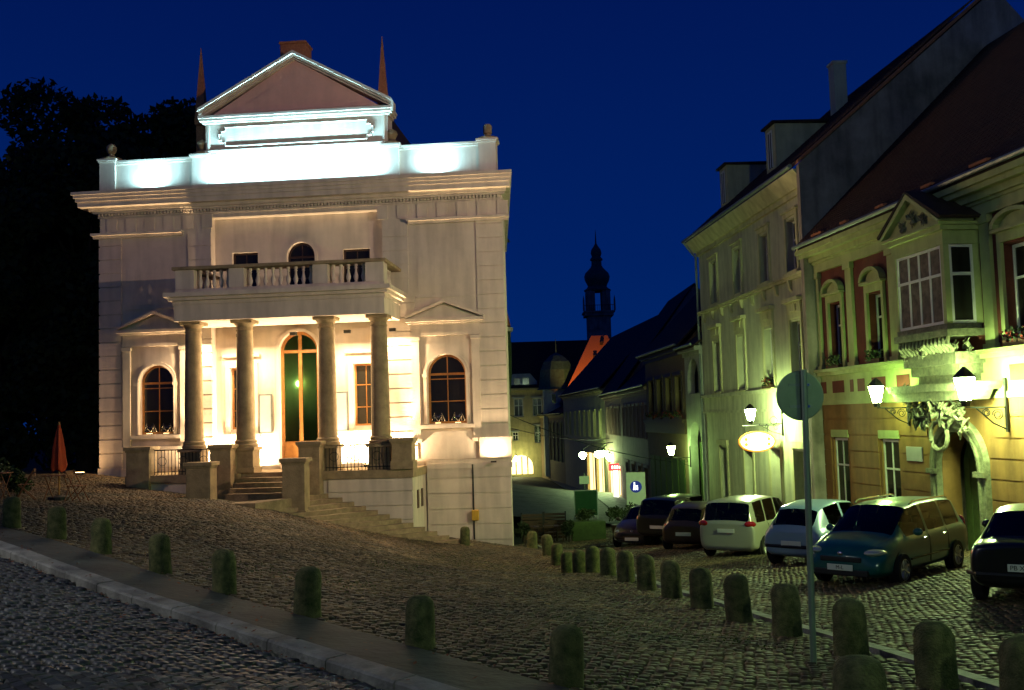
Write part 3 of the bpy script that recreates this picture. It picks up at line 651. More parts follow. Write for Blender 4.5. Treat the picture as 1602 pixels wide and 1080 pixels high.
# pilaster responds at the wall
# entablature and balcony
m = MB(); m.box(4.25, 12.05, 1.95, 2.9, 8.962, 9.55); m.box(4.25, 5.0, .003, 1.949, 8.962, 9.55); m.box(11.3, 12.05, .003, 1.949, 8.962, 9.55); m.box(4.22, 12.08, .004, 2.94, 9.551, 9.7)
m.box(4.1, 12.2, .004, 3.08, 9.701, 9.82); m.box(3.98, 12.32, .004, 3.22, 9.821, 9.98); m.build("portico_entablature", "plaster_cream", th)
m = MB(); m.box(4.26, 12.04, 2.12, 2.8, 9.982, 10.14); m.box(4.26, 4.94, .004, 2.119, 9.982, 10.14); m.box(11.36, 12.04, .004, 2.119, 9.982, 10.14); m.build("balcony_base", "plaster_cream", th)
m = MB(); m.box(4.18, 12.12, 2.12, 2.92, 10.84, 10.96); m.box(4.18, 4.9, .004, 2.119, 10.84, 10.96); m.box(11.4, 12.12, .004, 2.119, 10.84, 10.96); m.build("balcony_rail", "stone_sand", th, bevel=.015)
posts = ((4.28, 4.98), (6.3, 6.86), (9.42, 9.97), (11.36, 12.03))
for a, b in posts: box("balcony_post", "plaster_cream", th, a, b, 2.2, 2.82, 10.142, 10.838)
bp = [(.07, 10.142), (.07, 10.19), (.045, 10.21), (.085, 10.33), (.09, 10.4), (.05, 10.55), (.04, 10.65), (.065, 10.7), (.045, 10.73), (.07, 10.78), (.07, 10.838)]
bal = None
for (a, b), n_ in (((4.98, 6.3), 5), ((6.86, 9.42), 9), ((9.97, 11.36), 5)):
    for k in range(n_):
        u = a+(b-a)*(k+.5)/n_
        if bal is None: bal = MB().lathe(bp, (u, 2.5), 10).build("baluster", "plaster_cream", th, True); u_b = u
        else: inst(bal, "baluster", th, (u-u_b, 0, 0))
for u in (4.6, 11.7):
    for k in range(6): inst(bal, "baluster", th, (u-u_b, 2.5-(.35+k*.3), 0))
# big side stairs, fanning out downhill beside the platform
for i in range(12):
    z1 = 2.62-.155*(i+1); ua = 10.0+.42*i; ub = ua+.42; L_ = 5.0-.27*i
    def edge(u, l): return [(u-.04*t*t-.42*t, 2.96+l*t/6*1.0) for t in range(7)]
    A_, B_ = edge(ua-.1, L_), edge(ub, L_)
    MB().prism(A_+B_[::-1], z1-.8, z1+.0, 'z').build("stair_tread", "stone_step", th, bevel=.012)
MB().prism([(8.95, 5.1), (8.95, 3.5), (9.8, 2.96), (9.9, 2.96), (8.6, 6.9), (6.9, 6.9)], 2.0, 2.62, 'z').build("landing", "stone_step", th)
# portico lamps: floor uplights and ceiling fittings
OFFS = OFF[2]
for s_ in (-1, 1):
    u = C8+s_*3.9; spot("wing_uplight", (u, -.5, 3.55-OFF[2]), (C8+s_*6.2, -.5, 14.6-OFF[2]), 5200, (1, .68, .36), 34, .8, .05, th)
def tl(u, d, z): return (u, -d, z-OFFS)
WARM = (1, .72, .42)
for u, p in ((4.2, 330), (5.05, 260), (6.35, 300), (9.35, 300), (10.6, 300), (11.85, 380)):
    dd = -.05 if 4.6 < u < 11.4 else .35
    f = box("floor_uplight", "iron", th, u-.1, u+.1, dd-.08, dd+.08, 3.402, 3.5); box("lens", "lamp_warm", f, u-.08, u+.08, dd-.06, dd+.06, 3.501, 3.507)
    area_light("uplight", tl(u, dd, 3.52), (R_(180), 0, 0), .16, .12, p, WARM, th)
for u in (4.25, 5.9, 8.0, 10.1, 11.85):
    f = box("ceiling_light", "iron", th, u-.12, u+.12, .5, .7, 8.5, 8.62); area_light("downlight", tl(u, .6, 8.47), (R_(-14), 0, 0), .2, .16, 210, WARM, th)
m = MB(); m.box(5.001, 11.299, .003, 1.948, 8.97, 9.1); m.build("portico_ceiling", "plaster_cream", th)
# corner lamp at the right foot
f = box("floor_uplight", "iron", th, 15.45, 15.65, .42, .58, 3.46, 3.52); area_light("uplight", tl(15.55, .5, 3.55), (R_(180+16), 0, 0), .16, .12, 130, WARM, th)
# white floods on the cornice ledge
COOL = (.40, .82, 1)
for u in (2.2, 13.6):
    f = box("parapet_flood", "iron", th, u-.3, u+.3, .36, .5, 14.442, 14.5); area_light("flood", tl(u, .3, 14.53), (R_(180+22), 0, 0), .34, .08, 300, COOL, th)
f = box("parapet_flood", "iron", th, 4.7, 11.3, .4, .52, 14.442, 14.5); area_light("flood", tl(8.0, .46, 14.53), (R_(180+16), 0, 0), 6.5, .1, 2000, COOL, th)
OFF = [0., 0., 0.]; SGN = 1.

# facade floodlamp mounted on the right-hand house front, outside the picture
fl = thing("facade_floodlamp", "warm floodlamp on the eaves of the maroon house, aimed at the theatre", "floodlamp", (11.6, 20.2, 11.0))
MB().box(-.25, .25, -.12, .12, -.2, .2).build("housing", "iron", fl); MB().box(-.22, .22, .121, .128, -.17, .17).build("lens", "lamp_warm", fl); MB().tube([(0, 0, .1), (1.0, 0, .25)], .03).build("bracket", "iron", fl)
spot("facade_light", (11.6, 20.36, 11.0), (*tw(8, 0), 9.5), 9800, (1, .68, .50), 62, .6, .12)

# ============================================================ right-hand side of the street
def frame(p, ang, u0, zb):
    """set the builder frame: u runs along ang from world point p (u=0), d is to the left (the street)"""
    global OFF, SGN
    OFF = [u0, 0., zb]; SGN = 1.
    return (p[0]+u0*math.cos(ang), p[1]+u0*math.sin(ang), zb)
def lantern(name, label, loc, rz, reach, m_em, s=1.0, group=None, scroll=True, drop=0.0, extra=0):
    """wall lantern; local x runs from the wall (0) out to the lamp (reach); z=0 at the lantern's middle"""
    g = globals(); sv = (OFF, SGN); g['OFF'] = [0., 0., 0.]; g['SGN'] = 1.
    t = thing(name, label, "street lamp", loc, rz, group)
    m = MB(); m.box(-.02, .03, -.04, .04, -.95*s, .2*s); m.tube([(0, 0, -.42*s), (reach*.6, 0, -.42*s), (reach, 0, -.4*s)], .018*s)
    m.tube([(0, 0, -.9*s), (reach*.35, 0, -.75*s), (reach*.75, 0, -.43*s)], .015*s)
    for cx_, cz_, r_ in ((reach*.22, -.58*s, .13*s), (reach*.5, -.53*s, .09*s)):
        m.tube([(cx_+r_*(1-t_/16)*math.cos(t_), 0, cz_+r_*(1-t_/16)*math.sin(t_)) for t_ in np.linspace(0, 11, 26)], .012*s, 5)
    m.build("bracket", "iron", t)
    m = MB(); m.lathe([(.09*s, -.38*s), (.12*s, -.27*s), (.125*s, -.25*s)], (reach, 0), 6); m.build("lantern_base", "iron", t); m = MB(); m.lathe([(.24*s, .22*s), (.26*s, .24*s), (.12*s, .38*s), (.03*s, .46*s)], (reach, 0), 6); m.build("lantern_cap", "iron", t)
    MB().lathe([(.12*s, -.249*s), (.235*s, .219*s)], (reach, 0), 6).build("lantern_glass", m_em, t)
    g['OFF'], g['SGN'] = sv
    return t
def flowerbox(root, u0, u1, d, z, fl=True):
    b = MB().box(u0, u1, d, d+.16, z, z+.14).build("flower_box", "wood_dark", root)
    V = []; F = []; V2 = []; F2 = []
    for k in range(130):
        c = Vector((random.uniform(u0, u1), d+.08+random.uniform(-.12, .16), z+.14+random.uniform(-.05, .28))); a = Vector((random.gauss(0, 1), random.gauss(0, 1), random.gauss(0, 1))).normalized()*.05; b_ = a.orthogonal().normalized()*.035
        W_, G_ = (V2, F2) if (fl and k % 4 == 0) else (V, F)
        n = len(W_); W_ += [c-a, c+b_, c+a, c-b_]; G_.append((n, n+1, n+2, n+3))
    m = MB(); m.add([tuple(v) for v in V], F); o = m.build("plant_leaves", "leaf_bush", b)
    if fl: m = MB(); m.add([tuple(v) for v in V2], F2); m.build("blossoms", "flower_red", b)
def roofplane(root, us, prof, m="roof_dark", nm="roof", th_=.12):
    """profile (d,z) list of the slope, extruded over us"""
    low = [(d, z-th_) for d, z in prof][::-1]
    return MB().prism(list(prof)+low, us[0], us[1], 'u').build(nm, m, root)
def tiles(root, u0, u1, p0, p1, wu=.19, hl=.17, mname="roof_tile", individual=300, nearfirst=True):
    """rows of flat tiles on the slope from p0 (eave d,z) to p1 (ridge d,z)"""
    L = math.hypot(p1[0]-p0[0], p1[1]-p0[1]); dd = ((p1[0]-p0[0])/L, (p1[1]-p0[1])/L); nn = (-dd[1], dd[0]) if dd[0] < 0 else (dd[1], -dd[0])
    if nn[1] < 0: nn = (-nn[0], -nn[1])
    rows = int(L/hl); cols = int((u1-u0)/wu); pos = []
    for r in range(rows):
        for c in range(cols): pos.append((u0+(c+.5*(r % 2))*wu, r*hl))
    proto = MB(); t = .022
    sv = OFF[:]; 
    q = lambda s_, h_: (dd[0]*s_+nn[0]*h_, dd[1]*s_+nn[1]*h_)
    OFF[0] = OFF[1] = OFF[2] = 0.
    a, b, c_, d_ = q(0, .035), q(hl*1.4, .012), q(hl*1.4, -.006), q(0, .012)
    w = wu/2-.006
    proto.add([(x, y, z) for x in (-w, w) for y, z in (a, b, c_, d_)]+[(0, q(-.03, .034)[0], q(-.03, .034)[1]), (0, q(-.03, .012)[0], q(-.03, .012)[1])],
              [(0, 8, 4, 5, 1), (1, 5, 6, 2), (2, 6, 7, 9, 3), (0, 3, 9, 8), (8, 9, 7, 4), (0, 1, 2, 3), (4, 7, 6, 5)])
    OFF[:] = sv
    me = proto.mesh("roof_tile", mname)
    co = np.array([v.co for v in me.vertices])
    pos.sort(key=lambda p: p[1]+abs(p[0]-u0)*.12)
    for u, s_ in pos[:individual]:
        o = bpy.data.objects.new("roof_tile", me); COL.objects.link(o); o.parent = root; o.location = (u-OFF[0], p0[0]+dd[0]*s_-OFF[1], p0[1]+dd[1]*s_-OFF[2]+random.uniform(-.003, .006)); o.rotation_euler = (0, 0, random.uniform(-.02, .02))
    rest = np.array(pos[individual:])
    P = np.stack([rest[:, 0]-OFF[0], p0[0]+dd[0]*rest[:, 1]-OFF[1], p0[1]+dd[1]*rest[:, 1]-OFF[2]+rng.uniform(-.004, .007, len(rest))], 1)
    V = (P[:, None]+co[None]).reshape(-1, 3); tr = []
    me.calc_loop_triangles()
    for lt in me.loop_triangles: tr.append(tuple(lt.vertices))
    F = (np.arange(len(rest))[:, None, None]*len(co)+np.array(tr)[None]).reshape(-1, 3)
    o = mesh_np("roof_tiles", V, F, mname); o.parent = root; o["kind"] = "stuff"

# ---------------------------------------------------------------- maroon house (nearest on the right)
ANR = math.atan2(1, -.125)
def rw(u, d): return 15.36+u*math.cos(ANR)-d*math.sin(ANR), u*math.sin(ANR)+d*math.cos(ANR)
loc = frame((15.36, 0), ANR, 20, 1.2)
rh = thing("maroon_house", "maroon and ochre house with oriel window, arched portal and tiled roof", "house", loc, ANR)
w1, w2, w3 = (35.15, 36.1), (32.25, 33.2), (24.6, 25.9)
gws = ((35.2, 36.3), (31.75, 32.85)); portal = (27.35, 29.35, .5, 4.35, True)
ops = [(w1[0], w1[1], 6.5, 8.6, False), (w2[0], w2[1], 6.5, 8.6, False), (w3[0], w3[1], 6.6, 8.95, False), (22.2, 23.5, 6.6, 8.95, False)]
m = MB(); wallbox(m, 19, 37.2, 6.4, 9.8, -.5, 0, ops); m.build("upper_wall", "wall_maroon", rh)
m = MB(); wallbox(m, 19, 37.22, .2, 5.2, -.5, .02, [(a, b, 1.6, 4.1, False) for a, b in gws]+[portal]); m.build("ground_floor_wall", "wall_ochre", rh)
m = MB(); m.box(19, 37.2, -11, -.9, .2, 10.7); m.build("building_body", "plaster_grey", rh)
# courses of the ground floor wall
z = 1.6
while z < 5.1:
    segs = [19.0, 27.0, 29.72, 31.6, 33.0, 35.05, 36.45, 37.2] if 1.5 < z < 4.0 else [19.0, 26.7, 30.0, 37.2]
    for i in range(0, len(segs), 2) if False else range(len(segs)-1):
        a, b = segs[i], segs[i+1]
        if 1.5 < z < 4.0 and i in (1, 3, 5): continue
        if not 1.5 < z < 4.0 and i == 1: continue
        box("wall_course", "wall_ochre", rh, a+.01, b-.01, .021, .05, z+.02, z+.50)
    z += .52
m = MB(); m.box(19, 37.24, .003, .1, 5.202, 5.35); m.box(19, 37.22, .003, .05, 5.351, 6.2); m.box(19, 37.26, .003, .2, 6.201, 6.32); m.box(19, 37.28, .003, .3, 6.321, 6.42); m.build("storey_ledge", "trim_green", rh)
for a, b in ((36.6, 37.1), (35.2, 36.1), (34.5, 34.75), (33.7, 34.2), (32.3, 33.2), (30.8, 31.6), (24.6, 25.9), (22, 23)):
    box("ledge_panel", "wall_maroon", rh, a, b, .051, .06, 5.6, 6.0)
for a in (36.75, 34.2, 31.3, 26.35, 21.3):
    m = MB(); m.box(a, a+.42, .002, .1, 6.44, 9.6); m.box(a-.05, a+.47, .002, .16, 9.602, 9.8); m.box(a-.05, a+.47, .002, .15, 6.42, 6.56); m.build("pilaster", "trim_green", rh)
m = MB(); m.box(19, 37.26, .002, .14, 9.802, 10.1); m.box(19, 37.3, .002, .2, 10.101, 10.18); m.box(19, 37.35, .002, .3, 10.181, 10.36); m.box(19, 37.4, .002, .5, 10.361, 10.5); m.box(19, 37.45, .002, .6, 10.501, 10.66); m.build("cornice", "trim_green", rh)
m = MB(); a = 19.0
while a < 26.5: m.box(a, a+.09, .201, .28, 10.19, 10.3); a += .17
m.build("dentils", "trim_green", rh)["kind"] = "stuff"
MB().tube([(19, .68, 10.78), (37.4, .68, 10.78)], .075, 8).build("gutter", "zinc", rh)
for (a, b), k in ((w1, 0), (w2, 0), (w3, 1), ((22.2, 23.5), 1)):
    cx = (a+b)/2; top = 8.95 if k else 8.6
    window(rh, a, b, 6.52, top-.02, -.28, "white_paint", "glass", False, 2, (.66,), fw=.08, bar=.06)
    m = MB(); hw_ = (b-a)/2+.18
    m.box(a-.16, a-.005, .002, .09, 6.45, top+.05); m.box(b+.005, b+.16, .002, .09, 6.45, top+.05); m.box(a-.16, b+.16, .002, .091, top+.052, top+.3); m.box(a-.26, b+.26, .002, .2, top+.301, top+.38)
    ap = [(cx-(hw_+.06)*math.cos(t), top+.4+.42*math.sin(t)) for t in np.linspace(0, math.pi, 11)]
    for i in range(10): m.prism([ap[i], ap[i+1], (cx+(ap[i+1][0]-cx)*.84, top+.4+(ap[i+1][1]-top-.4)*.76), (cx+(ap[i][0]-cx)*.84, top+.4+(ap[i][1]-top-.4)*.76)], .002, .22)
    m.prism([(cx+(x-cx)*.82, top+.4+(z_-top-.4)*.74) for x, z_ in ap], .002, .05)
    m.build("window_surround", "trim_green", rh)
    flowerbox(rh, a+.05, b-.05, .06, 6.42 if not k else 6.45, fl=(k == 1))
for a, b in gws:
    window(rh, a, b, 1.62, 4.08, -.1, "white_paint", "glass", False, 2, (.64,), fw=.07, bar=.06); m = MB(); m.box(a-.1, b+.1, .021, .07, 4.11, 4.36); m.build("window_lintel", "trim_green", rh)
f = MB().box(30.3, 31.2, .051, .09, 3.48, 3.9).build("wall_plaque", "board_grey", rh, bevel=.01)
# portal with splayed jambs
m = MB(); archband(m, 27.35, 29.35, 4.35, .36, .03, .2, .5, 16); archband(m, 27.25, 29.45, 4.45, .08, .201, .26, .5, 16); m.build("portal_arch", "stone_relief", rh)
m = MB(); m.box(26.95, 27.4, .2, .3, 3.2, 3.34); m.box(29.3, 29.75, .2, .3, 3.2, 3.34); m.build("portal_impost", "stone_relief", rh) if False else None
for a in (26.95, 29.3): box("portal_impost", "stone_relief", rh, a, a+.45, .2, .3, 3.2, 3.34)
m = MB(); m.prism([(27.35, .5)]+archpts(27.35, 29.35, 4.33, 12)+[(29.35, .5)], -.72, -.6); dr = m.build("portal_door", "planter_green", rh)
for k in range(6): box("door_board", "planter_green", dr, 27.4+k*.32, 27.69+k*.32, -.599, -.57, .5, 3.6)
box("notice_sheet", "board_grey", rh, 28.15, 28.62, -.569, -.56, 2.75, 3.3)
for k in range(3): box("notice_text_line", "plate_black", rh, 28.2, 28.56, -.5595, -.558, 2.85+k*.14, 2.88+k*.14)
# carved crest over the portal: acanthus clumps built from lobes
def carved(root, nm, pts, m_="stone_relief", seed=1, n=9):
    rr = random.Random(seed); m = MB()
    for (u, d, z, r) in pts:
        for k in range(n):
            a = rr.uniform(0, 6.28); b = rr.uniform(-.9, .9); l = r*rr.uniform(.6, 1.1); c = (u+l*.5*math.cos(a), d+abs(l*.35*math.cos(b)), z+l*.5*math.sin(a)); q = r*rr.uniform(.22, .42)
            m.tube([(u, d, z), (u+(c[0]-u)*1.1, c[1]+.02, z+(c[2]-z)*1.1), (c[0]+q*.8*math.sin(a), c[1]+q*.3, c[2]+q*.8*math.cos(a)), (c[0]+q*1.2*math.cos(a), c[1]-.02, c[2]+q*1.1*math.sin(a))], q*.42, 6, q*.12)
    return m.build(nm, m_, root, True)
pts = []
for k in range(9):
    t = k/8; pts.append((30.0-3.4*t, .35+.25*math.sin(t*3.14), 5.15+.0*t-(.75*abs(t-.5)**1.5*2 if t > .1 else 0), .48))
carved(rh, "carved_crest", [(30.1, .45, 5.35, .42), (29.8, .4, 5.0, .5), (29.5, .4, 4.7, .5), (29.1, .5, 4.75, .45), (28.7, .5, 4.95, .5), (28.2, .55, 4.95, .55), (27.8, .5, 4.75, .5), (27.3, .45, 4.55, .45), (29.2, .45, 5.15, .4), (27.5, .4, 5.0, .4)], seed=3)
MB().tube([(28.35+.42*math.cos(t), .62, 4.25+.38*math.sin(t)) for t in np.linspace(0, 6.28, 17)], .06, 6).build("carved_shield_rim", "stone_relief", rh, True)
m = MB(); m.prism([(30.3, 5.18), (26.5, 5.18), (26.3, 5.42), (30.5, 5.42)], .26, .78); m.prism([(30.4, 5.421), (26.3, 5.421), (26.1, 5.62), (30.6, 5.62)], .06, .92); m.build("portal_ledge", "stone_relief", rh)
# corbels and oriel
m = MB()
for k, (d, z0, z1) in enumerate(((.55, 5.63, 5.85), (.7, 5.852, 6.1), (.85, 6.102, 6.4))): m.box(26.9+.12*(2-k), 29.6-.12*(2-k), .05, d, z0, z1)
m.build("oriel_corbel", "stone_relief", rh)
for k in range(14): MB().tube([(27.0+k*.19, .8+.02*(k % 2), 6.42), (27.0+k*.19, 1.0, 6.62), (27.0+k*.19, .96, 6.8)], .055, 6).build("corbel_rib", "stone_relief", rh, True)
for q_ in ((29.5, .75, 6.45, .32), (27.0, .75, 6.5, .3), (26.95, .4, 6.5, .32), (28.3, .95, 6.5, .28)): carved(rh, "carved_corbel", [q_], seed=int(q_[0]*9))
m = MB(); m.box(26.85, 29.65, .06, 1.06, 6.801, 6.98); m.box(26.95, 29.55, .061, 1.0, 6.981, 7.12); m.build("oriel_sill", "stone_relief", rh)
m = MB(); m.box(26.93, 27.08, .85, 1.0, 7.121, 9.15); m.box(29.42, 29.57, .85, 1.0, 7.121, 9.15); m.box(26.93, 27.08, .02, .2, 7.121, 9.15); m.box(29.42, 29.57, .02, .2, 7.121, 9.15)
m.box(26.9, 29.6, .02, 1.02, 9.151, 9.5); m.box(26.78, 29.72, .02, 1.14, 9.501, 9.62); m.box(26.7, 29.8, .02, 1.22, 9.621, 9.7); m.build("oriel_frame", "trim_green", rh)
window(rh, 27.085, 29.415, 7.13, 9.14, .92, "white_paint", "curtain", False, 4, (.63,), fw=.07, bar=.07, name="oriel_window")
# side window of the oriel, facing the camera: bars built across d
fr_ = MB(); fr_.box(26.94, 27.0, .2, .27, 7.13, 9.14); fr_.box(26.94, 27.0, .78, .849, 7.13, 9.14); fr_.box(26.94, 27.0, .27, .78, 7.13, 7.2); fr_.box(26.94, 27.0, .27, .78, 9.07, 9.14); fr_.box(26.945, 26.995, .27, .78, 8.35, 8.43)
f = fr_.build("oriel_side_window", "white_paint", rh); box("pane", "glass", f, 26.965, 26.975, .271, .779, 7.21, 8.34); box("pane", "glass", f, 26.965, 26.975, .271, .779, 8.44, 9.06)
box("oriel_floor_wall", "trim_green", rh, 29.5, 29.56, .2, .849, 7.13, 9.14)
m = MB(); m.prism([(26.75, 9.702), (29.75, 9.702), (28.25, 10.55)], .6, 1.05); m.build("oriel_pediment", "trim_green", rh)
carved(rh, "carved_relief", [(27.7, 1.03, 9.92, .24), (28.25, 1.03, 10.05, .3), (28.8, 1.03, 9.92, .24)], seed=9, n=14)
for s in (-1, 1): MB().prism([(28.25+s*1.65, 9.703), (28.25+s*1.5, 9.703), (28.25, 10.56), (28.25, 10.72)][::s], .3, 1.24).build("raking_cornice", "trim_green", rh)
m = MB(); m.prism([(26.6, 9.76), (28.25, 10.74), (28.25, 10.8), (26.55, 9.83)], .0, 1.26); m.prism([(29.9, 9.76), (28.25, 10.74), (28.25, 10.8), (29.95, 9.83)], .0, 1.26); m.build("oriel_roof", "roof_dark", rh)
# roof: steep tiled slope
roofplane(rh, (19, 37.3), [(.55, 10.72), (-6.8, 17.9)], "roof_dark"); tiles(rh, 19.1, 37.2, (.62, 10.86), (-6.7, 17.98))
roofplane(rh, (19, 37.3), [(-6.8, 17.9), (-13, 11)], "roof_dark", "rear_roof")
for a in (20.5, 23.2, 25.3, 27.9, 30.6, 33.1, 35.0): MB().box(a, a+.45+random.random()*.4, .56, .68, 10.9, 10.97).build("snow_guard_tile", "brick_orange", rh)
# lanterns of the maroon house
lx, ly = rw(30.9, .1); lantern("wall_lantern", "trapezoid green-white lantern on scrolled bracket left of the carved portal", (lx, ly, 5.45), ANR+R_(90), .95, "lamp_green", 1.0, "lanterns along the right-hand house fronts")
lx, ly = rw(26.05, .1); lantern("wall_lantern", "blinding green-white lantern right of the carved portal, under the oriel's side", (lx, ly, 5.45), ANR+R_(90), 1.05, "lamp_green_big", 1.15, "lanterns along the right-hand house fronts")

# ---------------------------------------------------------------- pale green three-storey house
ANM = math.atan2(15.5, -1.26)
def mw(u, d): return 10.7+u*math.cos(ANM)-d*math.sin(ANM), 37.5+u*math.sin(ANM)+d*math.cos(ANM)
loc = frame((10.7, 37.5), ANM, 0, -.6)
mh = thing("pale_green_house", "tall pale green three-storey house with dormers and grey fire wall", "house", loc, ANM)
wc = (1.55, 4.75, 8.5, 12.35)
ops = []
for c in wc: ops += [(c-.55, c+.55, 10.3, 12.2, False), (c-.55, c+.55, 6.1, 8.38, False)]
gops = [(1.1, 2.4, -1.5, 3.55, False), (3.9, 5.2, -1.5, 3.55, False), (7.5, 8.7, -1.5, 3.4, False), (11.4, 12.5, -1.5, 3.45, False)]
m = MB(); wallbox(m, -.45, 15.0, -2, 13.0, -.5, 0, ops+gops); m.build("wall", "stucco_green", mh)
box("building_body", "plaster_grey", mh, -.44, 15.0, -12, -.7, -2, 13.4)
for c in wc:
    for (z0, z1, tp) in ((10.3, 12.2, 0), (6.1, 8.38, 1)):
        window(mh, c-.55, c+.55, z0+.02, z1-.02, -.3, "white_paint", "glass", False, 2, (.62,), fw=.07, bar=.06)
        m = MB(); m.box(c-.72, c-.555, .002, .07, z0-.1, z1+.1); m.box(c+.555, c+.72, .002, .07, z0-.1, z1+.1); m.box(c-.72, c+.72, .002, .071, z1+.102, z1+.28)
        if tp: m.box(c-.72, c+.72, .002, .1, z1+.281, z1+.7); m.box(c-.85, c+.85, .002, .25, z1+.701, z1+.85); m.box(c-.3, c+.3, .1, .14, z1+.36, z1+.62)
        else: m.box(c-.8, c+.8, .002, .14, z1+.281, z1+.36)
        m.build("window_surround", "stucco_green_trim", mh); box("sill", "stucco_green_trim", mh, c-.75, c+.75, .002, .16, z0-.18, z0-.08 if not tp else z0-.1)
m = MB(); m.box(-.5, 15.05, .002, .14, 9.92, 10.02); m.box(-.5, 15.05, .002, .2, 10.021, 10.1); m.build("string_course", "stucco_green_trim", mh)
for c in np.arange(.2, 15, 1.55): MB().prism([(.002, 9.5), (.1, 9.6), (.16, 9.91), (.002, 9.91)], c, c+.22, 'u').build("console", "stucco_green_trim", mh)
m = MB(); m.box(-.5, 15.05, .002, .1, 5.05, 5.15); m.box(-.5, 15.05, .002, .05, 5.151, 5.8); m.box(-.5, 15.05, .002, .16, 5.801, 5.95); m.build("storey_ledge", "stucco_green", mh)
m = MB(); m.box(-.5, 15.1, .002, .12, 12.9, 13.1); m.prism([(.002, 13.101), (.22, 13.101), (.5, 13.5), (.6, 13.62), (.002, 13.62)], -.5, 15.15, 'u'); m.build("cornice", "stucco_green_trim", mh)
MB().tube([(-.5, .68, 13.72), (15.4, .68, 13.72)], .08, 8).build("gutter", "zinc", mh); MB().tube([(15.3, .68, 13.7), (15.35, .3, 13.2), (15.2, .1, 12.9), (15.2, .1, 0)], .06, 8).build("downpipe", "zinc", mh)
for a, b, _, t, _ in gops:
    d_ = box("shop_door", "wood_dark", mh, a+.02, b-.02, -.42, -.36, -1.2, t-.02); box("door_glass", "glass", d_, a+.2, b-.2, -.359, -.35, .9, t-.25)
    m = MB(); m.box(a-.2, a-.005, .002, .06, -1.2, t+.1); m.box(b+.005, b+.2, .002, .06, -1.2, t+.1); m.box(a-.28, b+.28, .002, .12, t+.102, t+.35); m.build("door_surround", "stucco_green_trim", mh)
flowerbox(mh, 4.25, 5.3, .05, 5.98)
# roof, dormers, chimney, fire wall
RD = [(.6, 13.75), (-7.2, 20.2)]
roofplane(mh, (-.2, 15.2), RD, "roof_dark"); roofplane(mh, (-.2, 15.2), [(-7.2, 20.2), (-13, 13)], "roof_dark", "rear_roof")
tiles(mh, -.2, 15.1, (.5, 13.88), (-7.1, 20.3), wu=.24, hl=.3, individual=200)
MB().prism([(.45, .5), (.45, 13.72), (.2, 13.98), (-7.2, 20.12), (-12.5, 14), (-12.5, .5)], -.75, -.46, 'u').build("fire_wall", "plaster_grey", mh)
MB().prism([(.5, 13.75), (-7.2, 20.2), (-7.2, 20.32), (.5, 13.87)], -.82, -.2, 'u').build("verge", "brick_orange", mh)
for c in (6.2, 13.3):
    dm = MB().prism([(-.95, 15.0), (-.95, 17.0), (-3.2, 17.0), (-3.2, 16.9)], c-.62, c+.62, 'u').build("dormer", "stucco_green_trim", mh)
    MB().prism([(-.8, 17.01), (-.8, 17.1), (-3.5, 17.15), (-3.5, 17.05)], c-.75, c+.75, 'u').build("dormer_roof", "roof_dark", dm)
    m = MB(); m.box(c-.28, c-.22, -.94, -.9, 15.25, 16.75); m.box(c+.22, c+.28, -.94, -.9, 15.25, 16.75); m.box(c-.03, c+.03, -.94, -.9, 15.25, 16.75); m.box(c-.28, c+.28, -.94, -.901, 16.751, 16.82); m.build("dormer_window", "white_paint", dm)
    box("dormer_pane", "glass", dm, c-.22, c+.22, -.94, -.925, 15.25, 16.74)
m = MB(); m.box(6.9, 7.5, -4.7, -4.15, 17, 20.0); m.box(6.85, 7.55, -4.75, -4.1, 20.001, 20.12); m.build("chimney", "stucco_green", mh)
lx, ly = mw(3.3, .1); lantern("wall_lantern", "starry green-white lantern on the pale green house, left of the round sign", (lx, ly, 4.95), ANM+R_(90), 1.25, "lamp_green_big", .9, "lanterns along the right-hand house fronts")
# oval lit sign
lx, ly = mw(3.6, .1); OFF = [0., 0., 0.]
sg = thing("oval_sign", "lit oval sign, white with orange ends, hanging on a bracket by the pale green house", "sign", (lx, ly, 3.9), ANM+R_(90))
el = [(.95+.72*math.cos(t), .4*math.sin(t)) for t in np.linspace(0, 2*math.pi, 28, endpoint=False)]
MB().prism(el, -.07, .07).build("sign_rim", "sign_lit_orange", sg)
el2 = [(.95+.66*math.cos(t), .34*math.sin(t)) for t in np.linspace(0, 2*math.pi, 28, endpoint=False)]
MB().prism(el2, -.085, .085).build("sign_face", "sign_lit_white", sg)
for s in (-1, 1):
    for q in (-1, 1): MB().lathe([(.07, -.03), (.07, .03)], (0, 0), 10).build("sign_dot", "sign_lit_orange", sg).matrix_local = Matrix.Translation((.95+s*.45, .0, q*.1)) @ Matrix.Rotation(R_(90), 4, 'X') @ Matrix.Scale(3.2, 4, (0, 0, 1))
m = MB(); m.tube([(0, 0, .62), (1.5, 0, .62)], .02); m.tube([(.5, 0, .62), (.5, 0, .33)], .012); m.tube([(1.4, 0, .62), (1.4, 0, .33)], .012); m.tube([(.25+.15*math.cos(t), 0, .8+.15*math.sin(t)) for t in np.linspace(0, 9, 20)], .012, 5); m.build("sign_bracket", "iron", sg)

